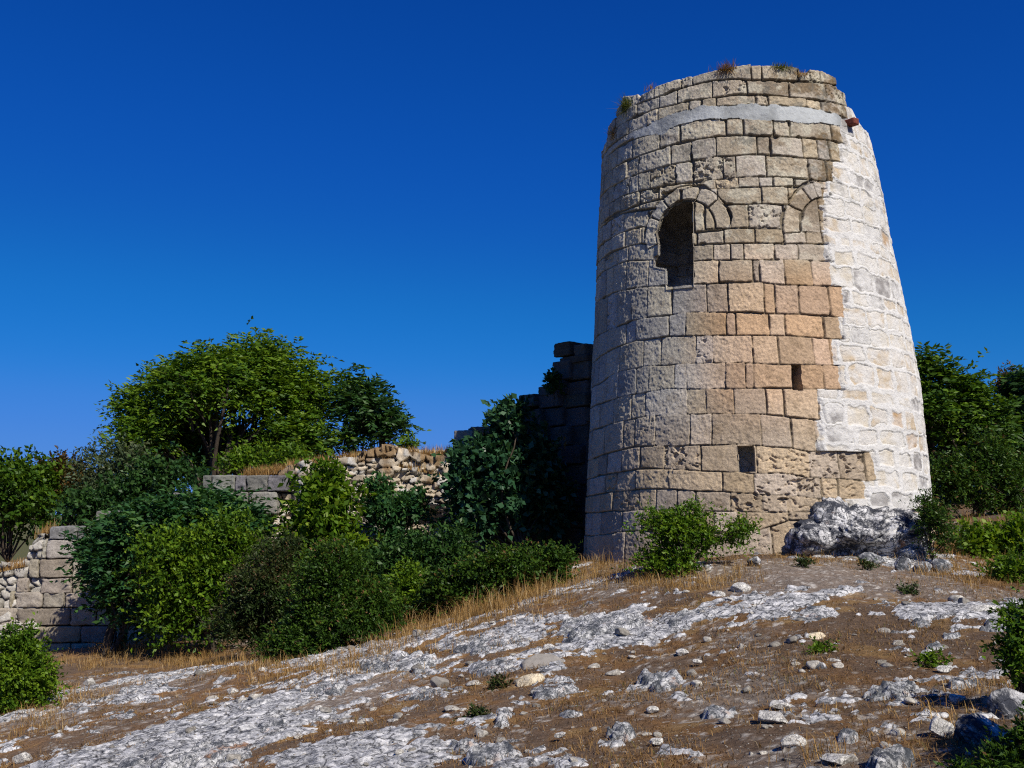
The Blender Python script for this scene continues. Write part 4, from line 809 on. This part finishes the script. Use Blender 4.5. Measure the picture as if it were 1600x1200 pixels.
# ---------------------------------------------------------------- plants
def unit(a): return a / np.maximum(np.linalg.norm(a, axis=-1, keepdims=True), 1e-9)
def leaf_quads(P, ax, nr, L, Wd):
    """each leaf a folded lozenge"""
    sd = unit(np.cross(nr, ax)); nr = np.cross(ax, sd); L = L[:, None]; Wd = Wd[:, None]
    v = np.stack([P, P + ax * L * .48 + sd * Wd + nr * Wd * .35, P + ax * L - nr * L * .12, P + ax * L * .48 - sd * Wd + nr * Wd * .35], 1)
    return v.reshape(-1, 3), np.arange(len(P) * 4).reshape(-1, 4)
def crown_pts(ells, n, rng, inner=0.45, seed=0):
    w = np.array([(e[3] * e[4] + e[3] * e[5] + e[4] * e[5]) for e in ells]); k = rng.choice(len(ells), n, p=w / w.sum()); E = np.array(ells)[k]
    d = unit(rng.normal(size=(n, 3))); d[:, 2] = np.where(d[:, 2] < -0.5, -d[:, 2], d[:, 2])
    r = inner + (1 - inner) * rng.uniform(0, 1, n) ** 0.55; r *= 0.90 + 0.42 * vn(d * 2.6 + k[:, None] * 3.1, seed) + rng.uniform(-.04, .10, n)
    return E[:, :3] + d * r[:, None] * E[:, 3:], d
def sublobes(ells, rng, f=0.42):
    o = []
    for e in ells:
        e = np.array(e); n = int(rng.integers(7, 11)); d = unit(rng.normal(size=(n, 3))); d[:, 2] = np.abs(d[:, 2]) * 1.45 - .62
        for k in range(n): r = rng.uniform(.7, 1.25) * f; o.append((*(e[:3] + d[k] * e[3:] * rng.uniform(.45, .82)), *(e[3:] * r * rng.uniform(.8, 1.15, 3))))
        o.append((*e[:3], *(e[3:] * .5)))
    return o
def foliage(ells, rng, nclump, twigs, lpt, L, ratio=0.28, spread=0.5, up=0.35, droop=0.25, inner=0.45, tl=1.0, seed=0, keep=0.9, pinnate=False):
    C, D = crown_pts(ells, nclump, rng, inner, seed)
    if keep < 1: m = vn(C * (1.1 / spread * .5) + 3, seed + 5) > (1 - keep) * 2 - 1.05; C, D = C[m], D[m]
    n = len(C); tw = unit(np.repeat(D, twigs, 0) * .8 + rng.normal(size=(n * twigs, 3)) * .75 + np.array([0, 0, up]))
    st = np.repeat(C, twigs, 0) + rng.normal(size=(n * twigs, 3)) * spread * .28; ln = spread * tl * rng.uniform(.5, 1.05, n * twigs) * np.where(rng.uniform(0, 1, n * twigs) > .955, rng.uniform(1.4, 2.3, n * twigs), 1)
    cl = np.repeat(rng.uniform(0, 1, n), twigs)
    T = np.repeat(np.arange(n * twigs), lpt); t = np.tile((np.arange(lpt) + .5) / lpt, n * twigs) + rng.uniform(-.5, .5, len(T)) / lpt
    P = st[T] + tw[T] * (t * ln[T])[:, None]; P[:, 2] -= droop * ln[T] * t ** 2
    ref = unit(np.cross(tw, np.array([0.02, 0.03, 1.]))); side = np.where(np.arange(len(T)) % 2 == 0, 1., -1.)
    rr = rng.normal(size=(len(T), 3))
    if pinnate: ax = unit(tw[T] * .55 + ref[T] * side[:, None] * .9 + rr * .22 - np.array([0, 0, .18]))
    else: ax = unit(tw[T] * .8 + rr * .75 - np.array([0, 0, .08]))
    nr = unit(np.array([0, 0, .75]) + rr[:, ::-1] * 1.05 + D[T // twigs] * .35); l = L * rng.uniform(.65, 1.2, len(T))
    var = np.clip(.04 + .46 * cl[T] + .36 * rng.uniform(0, 1, len(T)) ** 1.5 + .24 * t + .12 * np.clip(D[T // twigs][:, 2], -1, 1), 0, 1)  # part random, part paler towards twig tips and crown top
    v, f = leaf_quads(P, ax, nr, l, l * ratio); return v, f, np.repeat(np.repeat(var[:, None], 3, 1), 4, 0), C
def tube(path, rad, ns=7):
    path = np.asarray(path, float); d = unit(np.gradient(path, axis=0)); ref = np.array([0.31, 0.9, 0.17]); a = unit(np.cross(d, ref)); b = np.cross(d, a); th = np.linspace(0, 2 * math.pi, ns, endpoint=False)
    v = (path[:, None] + np.asarray(rad)[:, None, None] * (np.cos(th)[None, :, None] * a[:, None] + np.sin(th)[None, :, None] * b[:, None])).reshape(-1, 3)
    i = np.arange(len(path) - 1)[:, None] * ns; j = np.arange(ns)[None]; k = (j + 1) % ns
    return v, np.stack([i + j, i + k, i + ns + k, i + ns + j], -1).reshape(-1, 4)
def limb(a, b, r0, r1, rng, bend=.12, n=9):
    a, b = np.asarray(a, float), np.asarray(b, float); t = np.linspace(0, 1, n)[:, None]; L = np.linalg.norm(b - a); w = rng.normal(size=3) * bend * L; w2 = rng.normal(size=3) * bend * .5 * L
    p = a + (b - a) * t + w * np.sin(t * math.pi) * .6 + w2 * np.sin(t * 2 * math.pi) * .5; p[:, 2] += (.12 * L * np.sin(t * math.pi))[:, 0]
    return tube(p, r0 + (r1 - r0) * t[:, 0] ** .8)
def plant(name, label, cat, base, ells, mat, seed, nclump, twigs, lpt, L, trunk_r=.05, stems=1, limbs=26, split=.35, group=None, crown="crown", trunk="trunk", **kw):
    rng = np.random.default_rng(seed); base = np.asarray(base, float)
    root = thing(name, label, cat, base, group); v, f, c, C = foliage(sublobes(ells, rng), rng, nclump, twigs, lpt, L, seed=seed, **kw)
    mesh_obj(crown, v, f, mat, root, c, smooth=False)
    parts = []; top = np.array(ells)[:, :3].mean(0); pick = rng.choice(len(C), min(limbs, len(C)), replace=False)
    for s in range(stems):
        b = base + (rng.normal(size=3) * np.array([.5, .5, 0]) * trunk_r * 5 if stems > 1 else 0); b[2] -= .15
        fork = b + (top + rng.normal(size=3) * (.4 if stems > 1 else .05) * np.linalg.norm(top - b) * .5 - b) * split
        parts.append(limb(b, fork, trunk_r, trunk_r * .72, rng, .05))
        for q in pick[s::stems]:
            r = trunk_r * rng.uniform(.25, .5); parts.append(limb(fork, C[q], r, .006 + r * .12, rng, .10))
            for _ in range(2):
                e = C[q] + rng.normal(size=3) * np.array(ells)[:, 3:].mean() * .3; parts.append(limb(C[q] * .75 + fork * .25, e, r * .45, .004, rng, .1, 6))
    cen = np.array(ells)[:, :3].mean(0); R_ = np.array(ells)[:, 3:].mean()
    for q in C[rng.choice(len(C), min(len(C), limbs // 2), replace=False)]:
        o = unit(q - cen + rng.normal(size=3) * .25 * R_ + np.array([0, 0, .2 * R_])); parts.append(limb(q - o * .5 * R_, q + o * rng.uniform(.12, .42) * R_ * (.2 if 'tree' in name else 1), trunk_r * .10 + .002, .0025, rng, .06, 6))
    v, f, _ = join(parts); mesh_obj(trunk, v, f, M_BARK, root); return root
def E(Y, *pxs, dp=0.8):
    """crown lobes: (px, py, rx, ry[, depth offset]) at distance Y -> ellipsoids of real size"""
    o = []
    for q in pxs:
        y = Y + (q[4] if len(q) > 4 else 0); s = y / FPX; c = at(q[0], q[1], y); o.append((*c, q[2] * s, max(q[2], q[3]) * s * dp, q[3] * s))
    return o
def foot(px, py, Y): q = at(px, py, Y); return (q[0], q[1], base_z(q[:2])[0])

def build_plants():
    TG = "trees behind the wall"
    # beyond the wall, left
    plant("tree", "largest broad green tree rising behind the ruined wall", "tree", foot(360, 760, 34), E(34, (372, 618, 140, 72), (402, 582, 84, 46), (288, 622, 86, 60, -.8), (222, 645, 34, 42), (196, 690, 30, 34), (474, 630, 58, 62, .5), (226, 688, 40, 40, -1), (462, 694, 64, 36, -.6), (340, 568, 22, 22), (425, 558, 26, 22), (540, 622, 30, 30), (258, 595, 26, 24), (330, 705, 120, 44, 2.2), (440, 705, 70, 34, 1.5), (235, 715, 56, 36, 0), (262, 680, 56, 44, 1), (310, 690, 60, 40, 1.5)),
          G_MID, 11, 940, 9, 10, .205, trunk_r=.20, stems=4, limbs=60, group=TG, spread=.85, pinnate=True, ratio=.18, inner=.5, keep=.9, droop=.5)
    plant("tree", "darker round-topped tree at the right end of the biggest one", "tree", foot(575, 730, 33.5), E(33.5, (576, 652, 46, 48), (545, 692, 36, 34), (606, 680, 20, 34), (570, 620, 18, 18)),
          G_DARK, 12, 90, 8, 9, .24, trunk_r=.10, stems=2, limbs=26, group=TG, spread=.7, pinnate=True, ratio=.18, keep=.8, droop=.4)
    plant("tree", "green small tree cut by the left edge beyond the wall", "tree", foot(15, 860, 31), E(31, (10, 792, 62, 62), (40, 755, 30, 36), (-20, 760, 40, 40)), G_BUSH, 13, 170, 9, 9, .17, trunk_r=.08, limbs=22, group=TG, spread=.75, ratio=.3)
    plant("tree", "reddish-brown small tree between two green ones at far left", "tree", foot(95, 830, 32.5), E(32.5, (98, 762, 38, 38), (88, 748, 18, 22), (122, 772, 20, 30)), G_RUST, 14, 100, 9, 8, .13, trunk_r=.06, limbs=20, group=TG, spread=.6, ratio=.3, keep=.85)
    plant("tree", "pale olive thin tree left of the biggest tree", "tree", foot(170, 840, 31), E(31, (162, 768, 42, 52), (150, 728, 18, 24), (210, 742, 30, 40), (190, 790, 50, 30)), G_OLIVE, 15, 150, 9, 8, .13, trunk_r=.05, stems=3, limbs=24, group=TG, spread=.6, ratio=.24, keep=.85)
    plant("shrub", "low green thicket under the biggest tree along the wall top", "shrub", foot(250, 790, 26), E(26, (255, 752, 58, 34), (205, 780, 46, 34), (130, 805, 40, 26)), G_DARK, 16, 120, 8, 8, .13, trunk_r=.05, stems=3, limbs=14, spread=.55, ratio=.3)
    plant("shrub", "sunlit tuft of leaves on the wall top under the tree", "shrub", foot(395, 742, 25.2), E(25.2, (398, 722, 42, 18), (460, 716, 30, 14)), G_YEL, 17, 46, 8, 7, .12, trunk_r=.02, stems=3, limbs=8, spread=.4, ratio=.26)
    plant("shrub", "tiny green sprig on the wall top against the sky", "shrub", foot(646, 712, 24.8), E(24.8, (646, 697, 13, 8)), G_MID, 18, 9, 6, 7, .11, trunk_r=.012, limbs=5, spread=.22, ratio=.25)
    # in front of the wall
    SG = "bushes in front of the wall"
    plant("bush", "feathery bluish-green bush covering the wall's left part", "bush", foot(170, 1005, 21.8), E(21.8, (178, 900, 40, 78), (232, 842, 70, 44), (312, 812, 72, 30), (392, 838, 22, 36), (205, 950, 50, 40), (150, 862, 24, 30)),
          G_TEAL, 21, 400, 8, 10, .17, trunk_r=.07, stems=5, limbs=36, group=SG, spread=.5, pinnate=True, ratio=.19, inner=.4, keep=.86)
    plant("bush", "mid-green leafy bush with a bent trunk at its foot", "bush", foot(345, 1022, 20.0), E(20.0, (300, 905, 74, 72), (352, 865, 58, 46), (282, 972, 48, 46), (345, 955, 44, 48), (255, 880, 30, 40)),
          G_MID, 22, 340, 8, 9, .10, trunk_r=.06, stems=2, limbs=30, group=SG, spread=.5, ratio=.27, inner=.4)
    plant("juniper_bush", "brownish dry juniper between the bent-trunk bush and the dark juniper", "bush", foot(412, 1030, 16.6), E(16.6, (418, 920, 54, 70), (385, 975, 44, 50), (440, 985, 44, 46), (440, 872, 30, 34)), G_BROWN, 23, 330, 12, 12, .058, trunk_r=.045, stems=3, limbs=26, group=SG, spread=.30, ratio=.2, up=.5)
    plant("juniper_bush", "dark green spreading juniper at the edge of the rocky slope", "bush", foot(520, 1032, 14.8), E(14.8, (535, 965, 84, 62), (482, 1010, 58, 38), (575, 955, 48, 44), (520, 900, 46, 48), (455, 1022, 36, 30)), G_JUN, 24, 520, 12, 12, .054, trunk_r=.045, stems=4, limbs=30, group=SG, spread=.28, ratio=.22, up=.45)
    plant("sapling", "tall light-green sapling standing against the rubble core", "tree", foot(505, 960, 21.8), E(21.8, (500, 812, 38, 52), (500, 752, 16, 28), (530, 780, 26, 30), (520, 868, 58, 40), (470, 856, 30, 34)), G_YEL, 25, 170, 7, 7, .17, trunk_r=.05, stems=2, limbs=30, group=SG, spread=.5, ratio=.26, droop=.5, keep=.8)
    plant("sapling", "slender bluish sapling before the dark hollow in the rubble", "tree", foot(598, 900, 22.6), E(22.6, (597, 800, 19, 46), (588, 772, 10, 22), (640, 798, 22, 24), (610, 840, 24, 24)), G_TEAL, 26, 70, 8, 8, .13, trunk_r=.03, limbs=14, group=SG, spread=.36, ratio=.26, keep=.9)
    plant("fig_tree", "dark glossy-leaved tree in the tower's shadow against the stepped wall", "tree", foot(790, 880, 21.4), E(21.4, (850, 800, 26, 46), (846, 720, 12, 30), (782, 738, 40, 54), (794, 666, 15, 28), (740, 778, 36, 40), (824, 775, 28, 42), (722, 724, 12, 18), (778, 808, 56, 30), (874, 776, 8, 24), (836, 674, 6, 14)),
          G_FIG, 27, 330, 7, 8, .17, trunk_r=.07, stems=3, limbs=34, group=SG, spread=.4, ratio=.32, inner=.4, keep=.9)
    plant("bush", "shaded dark bush below the hollow in the rubble wall", "bush", foot(650, 960, 20.4), E(20.4, (650, 900, 60, 44), (705, 872, 38, 34), (605, 918, 46, 36)), G_DARK, 28, 240, 9, 9, .10, trunk_r=.05, stems=3, limbs=20, group=SG, spread=.45, ratio=.26)
    plant("bush", "rounded olive bush sloping up to the tower's shaded side", "bush", foot(790, 942, 16.2), E(16.2, (800, 896, 78, 31), (722, 924, 60, 36), (856, 884, 32, 22), (780, 922, 64, 26)), G_JUN, 29, 420, 9, 10, .062, trunk_r=.03, stems=5, limbs=30, group=SG, spread=.28, ratio=.28)
    plant("bush", "green bush between the dark juniper and the olive bush", "bush", foot(640, 978, 17.2), E(17.2, (640, 930, 48, 42), (600, 960, 30, 26), (675, 955, 34, 24)), G_MID, 30, 190, 9, 9, .068, trunk_r=.025, stems=3, limbs=16, group=SG, spread=.30, ratio=.26)
    plant("bush", "bright green bush cut by the left edge in front", "bush", foot(22, 1118, 13.2), E(13.2, (12, 1052, 54, 52), (40, 1085, 38, 34), (-10, 1100, 50, 36), (20, 1012, 28, 26)), G_MID, 31, 330, 9, 10, .055, trunk_r=.03, stems=4, limbs=26, spread=.26, ratio=.28, inner=.35)
    plant("bush", "loose fresh-green bush growing at the foot of the tower", "bush", foot(1062, 906, 14.6), E(14.6, (1060, 842, 36, 38), (1022, 826, 16, 20), (1098, 846, 24, 28), (1146, 838, 34, 16), (1046, 886, 44, 18), (1086, 806, 16, 16), (1020, 880, 24, 16)), G_MID, 32, 200, 7, 8, .058, trunk_r=.016, stems=8, limbs=56, spread=.27, ratio=.27, inner=.2, keep=.74)
    plant("bush", "thin leafy sapling leaning on the boulder's right side", "bush", foot(1462, 872, 15.6), E(15.6, (1462, 815, 15, 40), (1448, 790, 10, 18), (1478, 850, 20, 28)), G_JUN, 33, 66, 8, 8, .055, trunk_r=.014, stems=2, limbs=12, spread=.24, ratio=.2, keep=.85)
    RG = "trees right of the tower"
    plant("tree", "broad green tree close to the tower's right side", "tree", foot(1490, 800, 30), E(30, (1478, 640, 52, 62), (1450, 590, 28, 36), (1520, 655, 44, 56), (1480, 710, 70, 60), (1430, 640, 40, 60), (1515, 610, 20, 20)), G_BUSH, 34, 270, 8, 9, .22, trunk_r=.12, stems=3, limbs=40, group=RG, spread=.7, pinnate=True, ratio=.18, keep=.82, droop=.4)
    plant("tree", "tall tree with a bronzed top at the right edge", "tree", foot(1590, 800, 31), E(31, (1588, 680, 42, 46), (1620, 640, 40, 50), (1600, 720, 60, 40)), G_DARK, 35, 150, 8, 9, .21, trunk_r=.10, stems=2, limbs=30, group=RG, spread=.65, pinnate=True, ratio=.22, keep=.9)
    plant("tree", "thin bronzed treetop above the dark tree at the right edge", "tree", foot(1582, 800, 32), E(32, (1584, 606, 24, 26), (1606, 625, 22, 30)), G_RUST, 36, 60, 9, 9, .13, trunk_r=.05, limbs=16, group=RG, spread=.5, ratio=.24, keep=.9)
    plant("thicket", "grey-green twiggy thicket under the trees at the right", "thicket", foot(1530, 830, 24.5), E(24.5, (1510, 755, 66, 42), (1580, 770, 56, 44), (1470, 765, 40, 46), (1540, 725, 50, 36), (1590, 800, 40, 26)), G_JUN, 37, 300, 8, 9, .10, trunk_r=.03, stems=7, limbs=44, spread=.45, ratio=.2, inner=.35)
    plant("bush", "low yellow-green bush with large leaves at the right among dry grass", "bush", foot(1550, 890, 16.8), E(16.8, (1545, 858, 32, 22), (1592, 842, 26, 26), (1580, 880, 34, 22), (1520, 850, 16, 16)), G_YEL, 38, 110, 7, 7, .085, trunk_r=.018, stems=4, limbs=18, spread=.3, ratio=.36)
    plant("bush", "leafy mid-green bush below the yellow-green one at the right edge", "bush", foot(1592, 930, 13.6), E(13.6, (1592, 905, 32, 28), (1570, 920, 20, 14)), G_MID, 39, 90, 7, 8, .06, trunk_r=.014, stems=3, limbs=14, spread=.24, ratio=.3)
    plant("sapling", "near leafy sapling with bare crossing twigs at the right edge", "sapling", foot(1612, 1140, 6.9), E(6.9, (1592, 985, 26, 40), (1606, 1040, 26, 40), (1582, 1025, 18, 30), (1600, 950, 20, 14)), G_MID, 40, 70, 7, 7, .042, trunk_r=.012, stems=3, limbs=30, spread=.14, ratio=.26, inner=.2, keep=.9)
    plant("bush", "dark spiky-leaved bush in the bottom right corner", "bush", foot(1580, 1260, 5.0), E(5.0, (1572, 1204, 46, 24), (1620, 1180, 36, 36), (1515, 1218, 30, 14), (1700, 1160, 70, 90), (1790, 1080, 120, 170), (1900, 1000, 150, 200)), G_JUN, 41, 800, 8, 9, .038, trunk_r=.012, stems=7, limbs=40, spread=.10, ratio=.2, inner=.3)
    plant("bush", "dark small ivy tuft on the wall steps beside the tower", "bush", foot(866, 606, 22.0)[:2] + (at(866, 614, 22.0)[2],), E(21.9, (866, 602, 10, 12), (858, 608, 8, 6)), G_DARK, 42, 16, 7, 7, .10, trunk_r=.015, limbs=6, spread=.2, ratio=.32)
    for px, py, Y, lab in ((1288, 1022, 9.6, "yellow-green low weed above the grey speckled boulder"), (1255, 888, 15.2, "greyish low herb on the bare mound"), (1352, 892, 14.6, "grey-green prostrate herb in front of the big boulder"), (745, 1128, 8.2, "mossy green tuft beside the square-edged rock"),
                           (1460, 1040, 8.6, "yellow flowering weed left of the leafy sapling"), (780, 1078, 9.9, "small grey herb beside the tapering ledge"), (1420, 930, 12.0, "tiny green herb on the trodden soil"), (1270, 842, 15.5, "rust-leaved seedling against the big boulder's shadow")):
        g = gpt(px, py); s = g[1] / FPX; E_ = [(g[0], g[1], g[2] + 6 * s, 17 * s, 12 * s, 6 * s)]
        plant("weed", lab, "weed", g, E_, G_YEL if "yellow" in lab else G_RUST if "rust" in lab else G_BROWN, int(px), 14, 5, 5, .045, trunk_r=.004, limbs=4, spread=.09, ratio=.22, crown="leaves", trunk="stem")
build_plants()

# ---------------------------------------------------------------- dry grass
def blades(P, H, rng, w=.006, lean=.35, grow=None):
    n = len(P); a = rng.uniform(0, 2 * math.pi, n); d = np.c_[np.cos(a), np.sin(a), np.zeros(n)]; sd = np.c_[-np.sin(a), np.cos(a), np.zeros(n)]; up = np.array([0, 0, 1.]) if grow is None else grow
    l = (lean * rng.uniform(.1, 1, n))[:, None]; H = H[:, None]; W = (w * rng.uniform(.7, 1.3, n))[:, None]
    m = P + up * H * .55 + d * H * l * .3; t = P + up * H * (1 - l * .35) + d * H * l
    v = np.stack([P - sd * W, P + sd * W, m + sd * W * .7, t, m - sd * W * .7], 1).reshape(-1, 3); i = np.arange(n)[:, None] * 5
    f = np.vstack([i + np.array([0, 1, 2, 4]), i + np.array([4, 2, 3, 3])])
    return v, f
def blade_obj(name, P, H, rng, mat, label, w=.006, lean=.35, kind='stuff', parent=None, tints=None):
    v, f = blades(P, H, rng, w, lean); n = len(P); tri = f[n:, :3]; f = np.vstack([f[:n, [0, 1, 2]], f[:n, [0, 2, 3]], tri])
    c = np.clip(rng.beta(2, 2, n) if tints is None else tints, 0, 1)
    o = mesh_obj(name, v, f, mat, parent, np.repeat(np.repeat(c[:, None], 3, 1), 5, 0), smooth=False)
    if parent is None: setting(o, kind, label, "grass")
    return o
def build_grass():
    rng = np.random.default_rng(4)
    # golden tufts along the bushes, the tower's foot and the right-hand bank: (px, py, half width, half height px, tufts)
    Z = [(190, 1008, 60, 16, 110, .46), (250, 1026, 60, 12, 80, .38), (120, 1032, 60, 10, 40, .3), (420, 1048, 70, 10, 46, .30), (470, 1060, 60, 8, 70, .20), (560, 1040, 40, 10, 60, .22), (390, 1040, 50, 8, 60, .26), (320, 1030, 50, 10, 60, .28), (160, 1040, 60, 8, 60, .22), (620, 1000, 46, 18, 60, .34), (600, 1020, 30, 10, 30, .28), (690, 974, 50, 14, 110, .42), (755, 956, 46, 12, 120, .44), (830, 932, 42, 12, 110, .38),
         (900, 898, 40, 14, 90, .34), (945, 880, 36, 12, 90, .30), (985, 905, 30, 12, 40, .26), (1060, 912, 70, 10, 90, .26), (1140, 895, 36, 12, 50, .24), (1200, 862, 30, 8, 40, .22), (1300, 874, 90, 5, 70, .16), (1480, 860, 40, 22, 70, .30), (1530, 830, 60, 18, 80, .34), (1500, 905, 46, 14, 60, .24), (1580, 900, 40, 20, 60, .26),
         (340, 1092, 60, 16, 26, .16), (60, 1130, 60, 18, 50, .22), (110, 1090, 30, 14, 30, .22), (800, 1010, 60, 10, 24, .14), (1290, 1180, 50, 12, 9, .20), (1250, 1120, 90, 30, 16, .09), (640, 1040, 80, 14, 30, .12), (1560, 1090, 50, 30, 30, .16), (1400, 1120, 60, 14, 12, .12)]
    P, H = [], []
    for px, py, rx, ry, n, h in Z:
        for _ in range(n):
            g = gpt(px + rng.normal() * rx * .8, py + rng.normal() * ry * .8); k = int(rng.integers(8, 26)); r = .03 + .10 * rng.uniform()
            q = np.tile(g, (k, 1)); q[:, :2] += rng.normal(size=(k, 2)) * r; P.append(q); H.append(h * (.25 + .95 * rng.uniform() ** 2) * rng.uniform(.35, 1.15, k))
    P, H = np.vstack(P), np.concatenate(H); P[:, 2] = ground(P[:, :2])[0] - .01
    blade_obj("dry_grass", P, H, rng, M_GRASS, "golden dry grass in tufts along the bushes and the tower's foot", .0025, 1.35)
    # short brown thatch over the soil
    xy = np.c_[rng.uniform(-7.5, 7.5, 150000), 5.2 + 15 * rng.uniform(0, 1, 150000) ** 1.5]; m = np.abs(xy[:, 0]) < xy[:, 1] * .54
    xy = xy[m]; z, rk, f = ground(xy); den = fbm(np.c_[xy * 1.3, xy[:, 0] * 0], 4, 17, .6); path = np.exp(-(((xy[:, 0] - 3.9) / 1.9) ** 2 + ((xy[:, 1] - 13.8) / 1.6) ** 2))
    k = (rk < .3) & (den - 0.6 * path + rng.uniform(-.35, .35, len(xy)) > -.02); xy, z, den = xy[k], z[k], den[k]
    blade_obj("brown_thatch", np.c_[xy, z - .004], (.030 + .05 * rng.uniform(0, 1, len(xy)) ** 2) * (1 + .8 * np.clip(den, 0, 1)), rng, M_THATCH, "short brown withered grass over the soil", .0026, 2.5, tints=rng.beta(2, 2.2, len(xy)) + .3 * den)
    # on the wall top
    P = []
    for (a, y0, b, y1, dy, n) in ((382, 742, 450, 735, .5, 1500), (450, 730, 575, 714, .75, 2200), (575, 712, 705, 706, .6, 1200), (600, 722, 690, 740, .25, 500), (60, 838, 84, 822, .4, 200), (-10, 893, 46, 880, .2, 500)):
        t = rng.uniform(0, 1, n); q = np.array([at(a + (b - a) * k, y0 + (y1 - y0) * k, WY + dy) for k in t]); q[:, 1] += rng.uniform(-.25, .3, n); q[:, 2] -= .06; P.append(q)
    P = np.vstack(P); blade_obj("wall_grass", P, .10 + .22 * rng.uniform(0, 1, len(P)) ** 2, rng, M_GRASS, "dry grass growing along the top of the ruined wall", .006, .6)
    # tufts on the tower
    for px, py, th, z, sp, h, n, mat, lab in ((1160, 112, -.03, 7.50, .09, .22, 200, M_GRASS, "rust-brown grass tuft hanging over the tower top"), (985, 168, -.86, 7.36, .08, .28, 220, M_TUFT, "greenish grass tuft high on the tower's left rim"), (1225, 102, .36, 7.50, .09, .12, 220, M_TUFT, "low dark tuft on the tower top's middle"),
                                             (1252, 118, .50, 7.40, .06, .12, 90, M_GRASS, "small yellow tuft between two cap stones"), (1030, 135, -.62, 7.48, .06, .18, 30, M_GRASS, "wispy dry stalks on the tower's left rim"), (966, 200, -1.02, 6.95, .05, .22, 90, M_GRASS, "reddish dry tuft in a joint near the tower's left top")):
        mat = M_THATCH if 'stalks' in lab or 'rust' in lab else mat; r = t_rad(np.array([th]), np.array([z]))[0]; b = t_pos(np.array([th]), np.array([z]), np.array([r + .02]))[0]; out = np.array([*(math.sin(th) * T_RT + math.cos(th) * T_TO), 0.]); al = np.array([out[1], -out[0], 0])
        Pq = b + rng.normal(size=(n, 1)) * sp * al + out * rng.uniform(-.06, .02, (n, 1)); g = unit(np.array([0, 0, 1.]) * rng.uniform(-.7, 1.1, (n, 1)) + out * rng.uniform(.1, .6, (n, 1)) + al * rng.normal(size=(n, 1)) * .35)
        if "stalks" in lab: g = unit(np.array([0, 0, 1.]) + rng.normal(size=(n, 3)) * .12)
        v, f = blades(Pq, h * rng.uniform(.4, 1.1, n), rng, .005, .5, g); f = np.vstack([f[:n, [0, 1, 2]], f[:n, [0, 2, 3]], f[n:, :3]])
        o = mesh_obj("grass_tuft", v, f, mat, None, np.repeat(np.repeat(rng.beta(2, 2, n)[:, None], 3, 1), 5, 0), smooth=False, loc=b); tag(o, lab, "grass tuft", "grass tufts on the tower")
build_grass()
